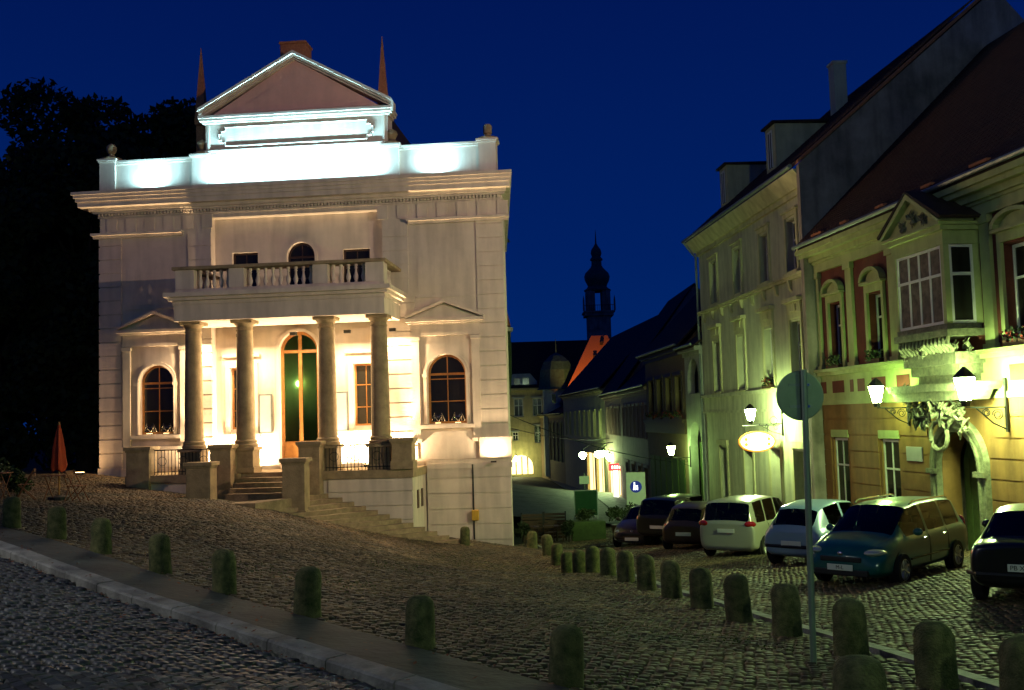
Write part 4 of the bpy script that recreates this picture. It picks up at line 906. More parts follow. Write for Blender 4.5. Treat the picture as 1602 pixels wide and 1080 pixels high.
# ---------------------------------------------------------------- generic street house
def house(name, label, p, ang, L, zb, ze, rows, m_wall, m_trim, depth=9, ridge=None, ops=None, roofm="roof_dark", wm="white_paint", gm="glass", cat="house", cols=2, pil=False):
    """rows: list of (centres, half width, z0, z1, arched)"""
    loc = frame(p, ang, 0, zb); h = thing(name, label, cat, loc, ang); o_ = []
    for cs, hw_, z0, z1, ar in rows: o_ += [(c-hw_, c+hw_, z0, z1, ar) for c in cs]
    o_ += ops or []
    m = MB(); wallbox(m, 0, L, zb-1, ze, -.4, 0, o_); m.build("wall", m_wall, h); box("building_body", m_wall, h, 0, L, -depth, -.6, zb-1, ze)
    for cs, hw_, z0, z1, ar in rows:
        for c in cs:
            window(h, c-hw_, c+hw_, z0+.02, z1-.02, -.25, wm, gm, ar, cols, (.6,), fw=.07, bar=.05)
            m = MB()
            if ar: archband(m, c-hw_, c+hw_, z1, .12, .002, .07, z0)
            else: m.box(c-hw_-.14, c-hw_-.004, .002, .06, z0-.08, z1+.06); m.box(c+hw_+.004, c+hw_+.14, .002, .06, z0-.08, z1+.06); m.box(c-hw_-.2, c+hw_+.2, .002, .12, z1+.062, z1+.24)
            m.build("window_surround", m_trim, h)
    m = MB(); m.box(-.05, L+.05, .002, .1, ze-.4, ze-.2); m.box(-.05, L+.05, .002, .35, ze-.199, ze); m.build("cornice", m_trim, h)
    if ridge: 
        roofplane(h, (-.15, L+.15), [(.45, ze+.02), (-depth/2-.4, ridge)], roofm); roofplane(h, (-.15, L+.15), [(-depth/2-.4, ridge), (-depth-.4, ze)], roofm, "rear_roof")
        MB().prism([(0, ze), (-depth/2-.4, ridge-.15), (-depth, ze)], 0, .3, 'u').build("gable", m_wall, h)
        MB().prism([(0, ze), (-depth/2-.4, ridge-.15), (-depth, ze)], L-.3, L, 'u').build("gable", m_wall, h)
        MB().tube([(-.1, .52, ze+.08), (L+.1, .52, ze+.08)], .07, 6).build("gutter", "zinc", h)
    return h
ANC = math.atan2(12, -.8)
cs = house("white_arched_house", "narrow white house with big arched loggia openings, one above the other", (9.4, 52.6), ANC, 3.6, -.8, 8.45, [], "plaster_white", "plaster_white", ridge=12, ops=[(.5, 3.1, 6.1, 7.9, True), (.6, 3.0, -1.5, 4.65, True)])
box("loggia_wall", "stucco_green_trim", cs, .3, 3.3, -.62, -.601, -1, 8); box("loggia_opening", "wood_dark", cs, .5, 1.9, -.6, -.59, 6.1, 7.5)
box("gate", "planter_green", cs, .6, 3.0, -.58, -.5, -1.4, 3.6)
pD = (9.4+3.6*math.cos(ANC), 52.6+3.6*math.sin(ANC))
dh = house("timber_window_house", "dark house with four tall closely set windows above a flowered ledge", pD, ANC, 11.0, -1.0, 8.7, [((1.6, 4.1, 6.6, 9.1), .85, 5.2, 7.15, False)], "plaster_brown", "wood_dark", ridge=14.2, wm="wood_dark")
for c in (6.6, 9.1): box("curtain_glow", "window_violet", dh, c-.5, c+.1, -.38, -.36, 5.3, 6.6)
for c in (.8, 2.4, 4.0, 5.6, 7.2, 8.8): box("shop_shutter", "planter_green", dh, c, c+1.3, .003, .06, -1.2, 2.6)
m = MB(); m.box(0, 11, .003, .25, 4.6, 4.8); m.box(0, 11, .003, .12, 4.0, 4.599); m.build("balcony_ledge", "wood_dark", dh)
for c in (1.6, 4.1, 6.6, 9.1): flowerbox(dh, c-.9, c+.9, .08, 4.81)
lx, ly = (pD[0]-.9*math.cos(ANC), pD[1]-.9*math.sin(ANC))
lantern("wall_lantern", "small trapezoid green lantern beside the arched white house's gateway", (lx-.1, ly, 3.2), ANC+R_(90), 1.0, "lamp_green", .95, "lanterns along the right-hand house fronts")
ANP = math.atan2(27, -.45)
house("pink_house", "long low pink house with a row of tall narrow windows above the shops", (8.62, 67), ANP, 15.5, -1.6, 6.9, [((1.3, 3.4, 5.5, 7.6, 9.7, 11.8, 13.9), .5, 3.6, 5.7, False), ((2.4, 5.5, 9.0, 12.5), .9, -1.0, 1.6, False)], "plaster_pink", "plaster_pink", ridge=11.5)
ph = house("rose_house", "rose house with steep roof and bright shop windows at street level", (8.36, 82.6), ANP, 12.5, -1.8, 6.92, [((1.4, 3.6, 5.8, 8.0, 10.2), .5, 3.6, 5.7, False)], "plaster_pink", "plaster_pink", ridge=15.4, depth=11.5, ops=[(2.0, 5.0, -1.6, 1.1, False), (6.0, 11.5, -1.6, 1.1, False)])
box("shop_window", "shop_lit", ph, 2.0, 5.0, -.3, -.25, -1.6, 1.1); box("shop_window", "shop_lit", ph, 6.0, 11.5, -.3, -.25, -1.6, 1.1)
for c in (3.5, 7.8, 9.6): box("shop_mullion", "wood_dark", ph, c, c+.12, -.25, -.2, -1.6, 1.1)
ANY = math.atan2(30, -2.3)
yh = house("yellow_house", "yellow house with steep dark roof behind the starry lamps", (8.15, 95.2), ANY, 30, -2.0, 7.65, [((2.5, 6, 9.5, 13, 16.5, 20, 24, 27.5), .6, 3.2, 5.6, False)], "plaster_yellow", "plaster_yellow", ridge=14.6, depth=11.5, ops=[(1.5, 6.0, -2.2, 1.6, False), (7, 12, -2.2, 1.6, False)])
box("shop_window", "shop_lit", yh, 1.5, 6.0, -.3, -.25, -2.2, 1.6); box("shop_window", "shop_lit", yh, 7, 12, -.3, -.25, -2.2, 1.6)
for c in (3.7, 9.4): box("shop_mullion", "wood_dark", yh, c, c+.15, -.25, -.2, -2.2, 1.6)
fh = house("ornate_brown_house", "narrow brown house with tall arched windows beyond the yellow one", (5.85, 125.5), math.atan2(20, -2.3), 20, -2.2, 5.6, [((1.6, 4.6, 7.6, 10.6), .9, -.2, 4.7, True)], "plaster_brown", "plaster_yellow", ridge=7.2, depth=5, wm="plaster_yellow")
# end of the street: cream house facing us
loc = frame((-1.2, 146), 0, 0, -2.6)
SGN = -1.
eh = thing("cream_end_house", "cream house with gabled dormer and arched shop, closing the far end of the street", "house", loc, 0)
ops = [(1.2, 2.5, 5.5, 8.0, False), (3.8, 5.1, 5.5, 8.0, False), (3.9, 5.0, 1.8, 4.2, False), (.9, 1.7, 2.2, 3.4, False), (.4, 3.6, -2.4, .2, True)]
m = MB(); wallbox(m, -14, 11, -4, 9.4, -.4, 0, ops); m.build("wall", "plaster_yellow", eh); box("building_body", "plaster_yellow", eh, -14, 11, -10, -.6, -4, 9.4)
for a, b, c, d, ar in ops[:4]:
    window(eh, a, b, c, d, -.2, "white_paint", "glass", False, 2, (.6,), fw=.1, bar=.1); m = MB(); m.box(a-.2, b+.2, .002, .1, d, d+.2); m.build("window_surround", "plaster_white", eh)
f = MB().prism([(.4, -2.4)]+archpts(.4, 3.6, .2, 10)+[(3.6, -2.4)], -.3, -.2).build("arched_shop_window", "shop_lit", eh)
for c in (1.2, 2.0, 2.8): box("shop_mullion", "wood_dark", eh, c, c+.14, -.199, -.1, -2.4, 0)
box("cornice", "plaster_yellow", eh, -3.2, 11.2, .002, .5, 9.1, 9.4)
MB().prism([(.6, 9.41), (-5, 16.2), (-11, 9.4)], -14, 16, 'u').build("roof", "roof_dark", eh)
m = MB(); m.box(.3, 4.5, -.6, .2, 9.41, 10.3); m.prism([(.3, 10.301), (4.5, 10.301), (3.6, 11.4), (1.2, 11.4)], -.8, .2); dm = m.build("dormer", "plaster_white", eh)
for c in (1.3, 2.5): box("dormer_pane", "glass", dm, c, c+.9, .201, .23, 9.9, 10.8)
SGN = 1.; OFF = [0., 0., 0.]
# teal turret building
tb = thing("turret_house", "pale turret with teal bell roof and finial, left of the orange-lit roof", "turret", (5.8, 138, -2.4), 0)
m = MB(); m.box(-1.9, 1.9, 0, 4, 0, 11.3); m.build("turret_wall", "plaster_white", tb); m = MB(); m.lathe([(2.9, 11.31), (2.6, 11.6), (2.45, 12.6), (2.3, 13.9), (1.8, 15.0), (.9, 15.8), (.1, 16.2), (.04, 18)], (0, 2.), 8, 1); m.build("turret_roof", "copper_green", tb)
for c in (-.9, .3): f = box("turret_window", "white_paint", tb, c, c+.7, -.05, -.01, 9.4, 10.8); box("pane", "glass", f, c+.08, c+.62, -.06, -.051, 9.5, 10.7)
# house whose hipped roof is lit orange
hb = thing("orange_roof_house", "steep tiled roof lit orange from below, in front of the dark tower", "house", (10, 134.5, -2.5), 0)
m = MB(); m.box(-3.8, 6, 1, 10, 0, 9.5); m.build("wall", "plaster_brown", hb)
m = MB(); m.add([(-4.1, .6, 9.5), (6, .6, 9.5), (6, 10, 9.5), (-4.1, 10, 9.5), (.55, 5.2, 18.4), (2.7, 5.2, 18.4)], [(0, 1, 5, 4), (1, 2, 5), (2, 3, 4, 5), (3, 0, 4), (0, 3, 2, 1)]); m.build("roof", "brick_orange", hb)
for a, b in ((.6, 15.4), (1.6, 17.2), (-.8, 12.6)):
    yy = .6+(b-9.5)/8.9*4.6; m = MB(); m.box(a, a+.4, yy-.45, yy+.3, b-.1, b+.32); m.build("roof_vent", "roof_dark", hb)
fo = thing("roof_floodlamp", "small orange floodlamp lighting the steep roof", "floodlamp", (9.6, 128.6, 6.8), 0); MB().box(-.3, .3, -.2, .2, -.3, .2).build("housing", "iron", fo)
MB().tube([(0, 0, -.3), (0, 0, -9)], .08).build("mast", "iron", fo)
spot("roof_light", (9.6, 129.0, 7.2), (11.2, 139.2, 14.2), 5200, (1, .36, .07), 84, .6, .2)
# dark town tower
tt = thing("town_tower", "dark town tower with gallery, onion dome and thin spire against the blue sky", "tower", (16.6, 200, -3), 0)
m = MB(); m.box(-2.15, 2.15, -2.15, 2.15, 0, 27.2); m.build("tower_shaft", "plaster_grey", tt)
m = MB(); m.box(-2.7, 2.7, -2.7, 2.7, 27.2, 27.8); m.box(-2.95, 2.95, -2.95, 2.95, 27.8, 28.1); m.build("gallery_floor", "plaster_grey", tt)
gal = MB().box(-2.9, 2.9, -2.94, -2.86, 29.1, 29.2).build("gallery_rail", "iron", tt)
for a in np.arange(-2.9, 2.95, .36): box("rail_bar", "iron", gal, a-.03, a+.03, -2.93, -2.87, 28.1, 29.1)
for a in (-2.9, 2.9): MB().lathe([(.2, 28.1), (.16, 30.2), (.02, 31)], (a, -2.85), 6).build("corner_pinnacle", "plaster_grey", tt)
for a in (-1.75, 1.75):
    for b in (-1.75, 1.75): m = MB(); m.lathe([(.55, 28.1), (.5, 32)], (a, b), 8); m.build("belfry_pier", "plaster_grey", tt)
box("belfry_parapet", "plaster_grey", tt, -1.8, 1.8, -1.8, 1.8, 28.1, 29.4) if False else None
for q in ((-1.9, -.65), (.65, 1.9)): MB().box(q[0], q[1], -1.9, 1.9, 28.11, 32).build("belfry_wall", "plaster_grey", tt)
m = MB(); m.lathe([(2.5, 32.01), (2.6, 32.3), (2.1, 32.6), (1.8, 33.0), (2.0, 33.5), (2.35, 34.2), (2.45, 34.9), (2.2, 35.6), (1.5, 36.3), (1.15, 36.7), (1.1, 36.9)], (0, 0), 12); m.build("onion_dome", "copper_green", tt, True)
m = MB(); m.lathe([(1.0, 36.901), (.95, 37.9), (1.2, 38.0), (1.2, 38.25), (.85, 38.7), (1.05, 39.4), (.9, 40.1), (.4, 40.8), (.16, 41.3), (.07, 43.2), (.02, 44)], (0, 0), 10); m.build("spire", "copper_green", tt, True)
# neighbour house just behind the theatre's right corner
nb = thing("bay_house", "narrow strip of a house with bowed green shutters and tiled eaves behind the theatre's corner", "house", (-.6, 58, -1), R_(0))
m = MB(); m.box(-8, .0, 0, 8, 0, 11.2); m.build("wall", "plaster_brown", nb); m = MB(); m.prism([(-8, 11.21), (.55, 11.21), (.4, 11.9), (-.2, 12.6), (-8, 13)], -.2, 8); m.build("roof", "brick_orange", nb)
m = MB(); m.lathe([(.2, 6.4), (.45, 7.2), (.6, 8.6), (.62, 10.2), (.55, 10.9)], (-.05, .1), 14); m.build("bay_shutter", "planter_green", nb, True)
m = MB(); m.lathe([(.7, 10.901), (.75, 11.1)], (-.05, .1), 14); m.build("bay_cornice", "plaster_cream", nb, True)

# ------------------------------------------------------------ added lamp left of the picture, imitating passing headlights on road and kerb
sl = thing("unseen_lamp", "added unseen lamp post beside the road, in place of passing headlights", "street lamp", (-13.5, 11.5, zg(-13.5, 11.5)))
MB().lathe([(.12, 0), (.1, .4), (.06, .5), (.045, 5.6)], (0, 0), 10).build("lamp_post", "iron", sl); MB().tube([(0, 0, 5.5), (.3, 0, 5.8), (.9, 0, 5.85)], .035).build("lamp_arm", "iron", sl)
MB().lathe([(.05, 5.72), (.28, 5.74), (.2, 5.86), (.05, 5.9)], (.95, 0), 14).build("lamp_head", "iron", sl); MB().lathe([(.2, 5.66), (.25, 5.71)], (.95, 0), 14).build("lamp_lens", "lamp_cool", sl)
spot("road_light", (-12.5, 11.5, zg(-13.5, 11.5)+5.6), (-2, 9.5, 2.8), 1100, (1, .98, .9), 120, .5, .12)

bl = thing("mast_floodlamp", "pale green floodlamp on a tall mast behind the photographer", "street lamp", (4, -25, zg(4, -25)))
MB().lathe([(.16, 0), (.08, 11)], (0, 0), 10).build("mast", "iron", bl); MB().box(-.3, .3, -.15, .2, 10.7, 11.1).build("housing", "iron", bl); MB().box(-.25, .25, .201, .21, 10.75, 11.05).build("lens", "lamp_green", bl)
spot("square_light", (4, -24.7, zg(4, -25)+10.9), (0, 45, 9), 3900, (.74, 1, .68), 75, .7, .35)
gl = thing("unseen_lamp", "green street lamp right of the picture, beside the parking street", "street lamp", (9.3, 5.2, zg(9.3, 5.2)))
MB().lathe([(.1, 0), (.07, .5), (.05, 4.2)], (0, 0), 10).build("lamp_post", "iron", gl); MB().lathe([(.12, 4.2), (.24, 4.6)], (0, 0), 6).build("lamp_glass", "lamp_green", gl); MB().lathe([(.27, 4.601), (.04, 4.85)], (0, 0), 6).build("lamp_cap", "iron", gl)
# ------------------------------------------------------------ far street lamps and signs
for i, (x, y, z, lab) in enumerate(((5.6, 88, 1.9, "largest starry mint street lamp above the white sign plate"), (7.1, 91, 1.85, "mint street lamp second from the left of the starry cluster before the yellow house"),
                                    (7.75, 94, 1.8, "mint street lamp third in the starry cluster before the yellow house"), (8.0, 90, 1.6, "mint street lamp rightmost of the starry cluster, above the red shop sign"))):
    t = thing("street_lantern", lab, "street lamp", (x, y, z), 0, "starry street lamps before the yellow house")
    MB().lathe([(.1, -.25), (.3, .0), (.28, .2), (.08, .3)], (0, 0), 10).build("lamp_glass", "lamp_mint", t); MB().lathe([(.32, .301), (.1, .42), (.02, .5)], (0, 0), 10).build("lamp_cap", "iron", t)
    MB().tube([(0, 0, .5), (.6, .4, .9), (8.25-x, 1.2, 1.0)], .03).build("lamp_arm", "iron", t)
t = thing("wall_lamp", "small warm wall lamp low on the end house, seen past the theatre's corner", "street lamp", (.1, 143.6, -.2), 0)
MB().lathe([(.15, -.3), (.35, .0), (.1, .35)], (0, 0), 10).build("lamp_glass", "lamp_warm_far", t); MB().tube([(0, 0, .4), (0, 1.5, .6), (0, 2.3, .5)], .05).build("lamp_arm", "iron", t)
t = thing("street_lantern", "yellow green lantern on a post in the far square before the end house", "street lamp", (7.0, 127, -2.6), 0)
MB().lathe([(.1, 0), (.06, 5.2)], (0, 0), 8).build("lamp_post", "iron", t); MB().lathe([(.2, 5.2), (.4, 5.7)], (0, 0), 8).build("lamp_glass", "lamp_warm_far", t); MB().lathe([(.42, 5.701), (.05, 6.0)], (0, 0), 8).build("lamp_cap", "iron", t)
rs = thing("shop_sign", "small glowing red shop sign sticking out over the lit shop windows", "sign", (7.6, 85.5, 1.0))
MB().box(-.1, 1.1, -.06, .06, -.28, .28).build("sign_box", "sign_lit_red", rs, bevel=.05)
for k in range(4): MB().box(.12+k*.2, .24+k*.2, -.075, -.061, -.13, .13).build("sign_mark", "sign_lit_white", rs)
ps = thing("lit_shop_column", "narrow white glowing panel below the red shop sign", "light panel", (7.9, 84.0, -1.9)); MB().box(-.2, .2, -.1, .1, 0, 2.7).build("lit_panel", "sign_lit_white", ps)
# pedestrian sign board
X, Y = 5.85, 52; z0 = zg(X, Y)
pb = thing("pedestrian_sign_board", "tall pale green board with a round blue pedestrian sign", "sign", (X, Y, z0), R_(-4))
MB().box(-.47, .47, -.05, .05, .35, 2.95).build("board", "board_pale", pb, bevel=.03); MB().box(-.4, -.34, -.03, .03, 0, .35).build("post", "zinc", pb); MB().box(.34, .4, -.03, .03, 0, .35).build("post", "zinc", pb)
dk = MB().lathe([(.29, 0), (.29, .02)], (0, 0), 24).build("blue_disc", "blue_sign", pb); dk.matrix_local = Matrix.Translation((0, -.055, 2.25)) @ Matrix.Rotation(R_(90), 4, 'X')
m = MB(); m.tube([(-.12, -.085, 2.1), (-.07, -.085, 2.24)], .026, 5); m.tube([(-.02, -.085, 2.1), (-.07, -.085, 2.24)], .026, 5); m.tube([(-.07, -.085, 2.24), (-.07, -.085, 2.37)], .036, 5); m.tube([(-.07, -.085, 2.41), (-.07, -.085, 2.46)], .036, 6); m.tube([(-.06, -.085, 2.34), (.03, -.085, 2.27)], .018, 5); m.tube([(.07, -.085, 2.1), (.07, -.085, 2.24)], .03, 5); m.tube([(.07, -.085, 2.27), (.07, -.085, 2.31)], .03, 5); o = m.build("pedestrian_symbol", "sign_lit_white", pb); o["kind"] = "stuff"
X, Y = 3.85, 60; z0 = zg(X, Y)
wp = thing("sign_plate_post", "white sign plate on a post in the middle of the lower street", "sign", (X, Y, z0)); MB().lathe([(.04, 0), (.04, 3.1)], (0, 0), 8).build("post", "zinc", wp); MB().box(-.28, .28, -.06, -.03, 2.5, 2.95).build("plate", "board_pale", wp)
# glass notice frame and green planter
X, Y = 3.15, 47.5; z0 = zg(X, Y)
gn = thing("glass_notice_frame", "pale framed notice stand behind the square green planter", "notice stand", (X, Y+.9, z0)); MB().box(-.5, .5, -.03, .03, 1.0, 2.1).build("glass_panel", "glass_green", gn)
m = MB(); m.box(-.55, -.5, -.04, .04, 0, 2.15); m.build("post", "zinc", gn); MB().box(.5, .55, -.04, .04, 0, 2.15).build("post", "zinc", gn); MB().box(-.5, .5, -.04, .04, 2.1, 2.15).build("top_bar", "zinc", gn)
pl = thing("green_planter", "square green planter box near the last bollards", "planter", (X, Y, z0)); MB().box(-.75, .75, -.5, .5, 0, .85).build("planter_box", "planter_green", pl, bevel=.03)
def leafcloud(name, m_, par, clumps, n, size, seed):
    r = np.random.default_rng(seed); C_ = np.array([c[:3] for c in clumps]); S_ = np.array([c[3] for c in clumps]); w = S_**2; idx = r.choice(len(C_), n, p=w/w.sum())
    v = r.normal(size=(n, 3)); v /= np.linalg.norm(v, axis=1)[:, None]; P = C_[idx]+v*(S_[idx]*r.uniform(.35, 1.08, n)**.6)[:, None]*np.array([1, 1, .8])
    a = r.normal(size=(n, 3)); a /= np.linalg.norm(a, axis=1)[:, None]; b = np.cross(a, r.normal(size=(n, 3))); b /= np.linalg.norm(b, axis=1)[:, None]
    s = (size*r.uniform(.6, 1.3, n))[:, None]; V = np.stack([P-a*s, P+b*s*.55, P+a*s, P-b*s*.55], 1).reshape(-1, 3); F = np.arange(n*4).reshape(-1, 4)
    o = mesh_np(name, V, F, m_); o.parent = par; return o
def shrub(label, x, y, w, h, n=500, name="shrub", cat="plant", group=None, dz=0, m_="leaf_bush"):
    t = thing(name, label, cat, (x, y, zg(x, y)+dz), 0, group)
    leafcloud("leaves", m_, t, [(random.uniform(-w, w)*.6, random.uniform(-w, w)*.6, h*random.uniform(.35, .8), w*random.uniform(.4, .7)) for _ in range(6)], n, .07, random.randrange(999))
    MB().tube([(0, 0, 0), (.03, 0, h*.5), (-.02, .02, h*.8)], .03, 5).build("stem", "bark", t); return t
shrub("low shrub growing out of the square green planter", X, Y, .55, .5, 400, dz=.8)
for i, (x, y) in enumerate(((4.6, 48.6), (5.3, 49.0), (6.0, 49.4))):
    t = thing("plant_tub", "dark tub with bushy plant, %s of three between the notice frame and the black car" % ORD[i].replace("first", "leftmost").replace("third", "rightmost").replace("second", "middle"), "planter", (x, y, zg(x, y)), 0, "plant tubs by the parked cars")
    MB().lathe([(.25, 0), (.33, .45), (.35, .47), (.35, .52)], (0, 0), 12).build("tub", "wood_dark", t); leafcloud("leaves", "leaf_bush", t, [(random.uniform(-.25, .25), random.uniform(-.25, .25), .9+random.uniform(-.2, .3), .35) for _ in range(5)], 500, .07, i)
# terrace in front of the theatre's right corner: tables, chairs, parasols folded
def chair(label, x, y, rz, mt="wood_dark", group=None):
    t = thing("folding_chair", label, "chair", (x, y, zg(x, y)), rz, group)
    for k in range(4): MB().box(-.2, .2, -.2+k*.1, -.12+k*.1, .44, .46).build("seat_slat", mt, t)
    for k in range(2): MB().box(-.2, .2, .22, .24, .68+k*.12, .76+k*.12).build("back_slat", mt, t)
    for s in (-1, 1): MB().tube([(s*.2, -.26, 0), (s*.2, .23, .9)], .014, 5).build("leg", mt, t); MB().tube([(s*.17, .26, 0), (s*.17, -.2, .45)], .014, 5).build("leg", mt, t)
    return t
def table(label, x, y, mt="wood_dark", group=None, rz=0.):
    t = thing("folding_table", label, "table", (x, y, zg(x, y)), rz, group)
    for k in range(6): MB().box(-.35, .35, -.33+k*.11, -.235+k*.11, .72, .74).build("table_slat", mt, t)
    for s in (-1, 1): MB().tube([(s*.3, -.3, 0), (s*.3, .28, .72)], .015, 5).build("leg", mt, t); MB().tube([(s*.27, .3, 0), (s*.27, -.28, .72)], .015, 5).build("leg", mt, t)
    return t
GT = "dark terrace furniture beside the theatre's right corner"
tp = (("left", .6, 47.3), ("middle", 1.5, 48.0), ("right", 2.3, 47.6))
for w_, x, y in tp:
    table("dark terrace table, the %s one beyond the theatre's right corner" % w_, x, y, group=GT)
    chair("dark chair on the near side of the %s terrace table by the theatre corner" % w_, x-.1, y-.7, R_(175), group=GT); chair("dark chair on the far side of the %s terrace table by the theatre corner" % w_, x+.1, y+.7, 0, group=GT)
for i, (x, y) in enumerate(((.7, 49.6), (1.75, 49.7))):
    t = thing("terrace_screen", "dark slatted screen at the back of the street terrace, %s of two" % ("left", "right")[i], "screen", (x, y, zg(x, y)), 0)
    for k in range(8): MB().box(-.48, .48, -.015, .015, .1+k*.15, .22+k*.15).build("slat", "wood_dark", t)
    for q in (-.5, .5): MB().box(q-.03, q+.03, -.03, .03, 0, 1.35).build("post", "iron", t)
for i, (x, y) in enumerate(((.25, 45.6), (2.2, 45.9))): shrub("dark potted shrub at the %s front corner of the street terrace" % ("left", "right")[i], x, y, .4, 1.1, 600, m_="leaf")
# café corner at the far left
GL = "folding furniture of the café at the left edge"
c = [(-18.0, 38.6), (-19.2, 38.2), (-17.2, 38.2)]
table("reddish folding table with pale top items at the left edge, left of the parasol", -14.9, 30.4, "wood_bench", GL); table("reddish folding table under the closed red parasol", -13.15, 30.5, "wood_bench", GL)
chair("reddish folding chair in profile right of the closed red parasol", -12.55, 30.3, R_(80), "wood_bench", GL); chair("reddish folding chair between the two café tables", -13.95, 30.2, R_(-70), "wood_bench", GL); chair("reddish folding chair at the far left edge of the café", -15.6, 30.2, R_(-100), "wood_bench", GL)
chair("reddish folding chair in front of the left café table", -14.6, 29.6, R_(170), "wood_bench", GL)
X, Y = -13.35, 31.0; z0 = zg(X, Y)
pr = thing("closed_parasol", "closed red parasol standing in the dark café corner", "parasol", (X, Y, z0))
m = MB(); prof = [(.03, 2.2), (.07, 2.0), (.15, 1.5), (.2, .98), (.16, .86)]; vs = []; n = 20
for r, z in prof[::-1]:
    for k in range(n): a = 2*math.pi*k/n; q = r*(1+.22*math.sin(a*5+z)); vs.append((q*math.cos(a), q*math.sin(a), z+.05*math.sin(a*3)*(z < 1)))
m.add(vs, [tuple(range(n))]+[(j*n+k, j*n+(k+1) % n, (j+1)*n+(k+1) % n, (j+1)*n+k) for j in range(4) for k in range(n)]+[tuple(range(4*n, 5*n))]); m.build("folded_canopy", "red_cloth", pr, True)
MB().lathe([(.03, 0), (.03, 2.28)], (0, 0), 8).build("pole", "wood_oak", pr); MB().lathe([(.3, 0), (.3, .1), (.06, .15)], (0, 0), 12).build("base", "iron", pr)
for i, (x, y, w, h) in enumerate(((-15.6, 31.4, .8, 1.5), (-15.0, 31.9, .5, .9))): shrub("loose bush %s the left edge of the café corner" % ("right at", "a little in from")[i], x, y, w, h, 900)
t = thing("ground_spotlight", "small bright ground light beside the theatre's left corner", "floodlamp", (-16.7, 40.6, zg(-16.7, 40.6))); MB().box(-.18, .18, -.12, .12, 0, .08).build("housing", "iron", t); MB().box(-.15, .15, -.09, .09, .081, .088).build("lens", "lamp_warm", t)
area_light("ground_light", (0, 0, .12), (R_(180-35), 0, R_(40)), .25, .15, 25, (1, .6, .25), t)
# trees
def tree(label, x, y, h, w, n, seed, base=.22):
    r = random.Random(seed); z0 = zg(x, y); t = thing("tree", label, "tree", (x, y, z0), 0, "dark trees left of the theatre"); cl = []
    limbs = MB(); limbs.tube([(0, 0, -.3), (.1, .1, h*.25), (-.1, 0, h*.55)], .45, 8, .22)
    for k in range(9):
        a = r.uniform(0, 6.28); zz = h*r.uniform(.2, .5); l = w*r.uniform(.4, .8); limbs.tube([(0, 0, zz), (l*.5*math.cos(a), l*.5*math.sin(a), zz+h*.12), (l*math.cos(a), l*math.sin(a), zz+h*r.uniform(.15, .35))], .14, 5, .04)
    limbs.build("trunk", "bark", t)
    for k in range(46):
        a = r.uniform(0, 6.28); q = r.random(); zz = base+(.97-base)*q; rad = w*math.sin(math.pi*min(1, .18+.8*(1-q)**.8))*r.uniform(.3, 1.0); cl.append((rad*math.cos(a), rad*math.sin(a), h*zz, h*.085*r.uniform(.6, 1.25)))
    cl.append((0, 0, h*.95, h*.05)); leafcloud("crown", "leaf", t, cl, n, .24, seed)
tree("broad dark tree at the left edge of the picture", -26.6, 54, 16.0, 5.5, 26000, 1, .05)
tree("tallest dark tree with a pointed top, left of the theatre's parapet", -22.6, 55.5, 20.4, 3.9, 24000, 2, .05)
tree("dark tree directly behind the theatre's left parapet", -18.6, 57, 20.0, 4.3, 24000, 3, .05)
tree("dark tree farthest right, behind the left spire", -15.4, 60, 20.3, 4.6, 18000, 4, .1)
MB_ = thing("hedge", "black hedge behind the café corner under the trees", "hedge", (-30, 58, 3.4)); leafcloud("hedge_leaves", "leaf", MB_, [((k%22)*1.0, random.uniform(-.5, 3.5), random.uniform(.8, 15), 2.6) for k in range(120)], 90000, .22, 8)
# round sign seen from behind
z0 = zg(3.31, 11.75)
X, Y = (1249-801)/1650*11.75, 11.75; z0 = zg(X, Y)
rd = thing("round_traffic_sign", "round traffic sign seen from behind on a tall grey pole among the bollards", "traffic sign", (X, Y, z0), R_(6)); rd.rotation_euler = (0, R_(.9), R_(6))
MB().lathe([(.035, -.1), (.035, 3.21)], (0, 0), 14).build("pole", "sign_grey", rd, True)
dk = MB().lathe([(.26, 0), (.272, .003), (.272, .012), (.262, .014)], (0, 0), 48).build("sign_disc", "sign_grey", rd); dk.matrix_local = Matrix.Translation((-.03, .06, 2.92)) @ Matrix.Rotation(R_(90), 4, 'X')
rim = MB().tube([(.268*math.cos(a), .268*math.sin(a), 0) for a in np.linspace(0, 6.2832, 49)], .008, 6).build("disc_rim", "zinc", dk)
for zz in (2.8, 3.04): MB().box(-.16, .1, .036, .052, zz-.015, zz+.015).build("clamp", "zinc", rd); MB().lathe([(.015, 0), (.015, .02)], (0, 0), 6).build("bolt", "chrome", rd).matrix_local = Matrix.Translation((.05, .03, zz)) @ Matrix.Rotation(R_(90), 4, 'X')
# red small sign left of the maroon house's first window, on the house edge
q = mw(-.2, .08); t = thing("small_red_sign", "small faint red sign at the corner between the green and maroon houses", "sign", (q[0], q[1], 3.0), ANM); MB().box(-.1, .1, 0, .05, -.12, .12).build("sign_plate", "sign_lit_red", t)
# yellow box on a post by the theatre
q = tw(14.78, .34); t = thing("yellow_meter_box", "small yellow box beside the drainpipe on the theatre's basement wall", "box", (q[0], q[1], 1.5), TA); MB().box(-.12, .14, -.1, .1, -.18, .2).build("box_body", "yellow_box", t, bevel=.02); MB().box(-.1, .12, -.106, -.101, -.1, .1).build("box_door", "yellow_box", t)
# wires across the lower street
for i, (a, b, lab) in enumerate((((-.3, 50, 5.3), (8.9, 60, 2.4), "thin cable sagging across the lower street"), ((-.3, 60, 4.6), (8.2, 92, 3.2), "thin cable over the starry lamps"))):
    P0, P1 = Vector(a), Vector(b); o = MB().tube([tuple(P0.lerp(P1, t)-Vector((0, 0, 1.2*t*(1-t)*(1.2)))) for t in np.linspace(0, 1, 14)], .02, 5).build("overhead_cable", "iron"); tag(o, lab, "cable")

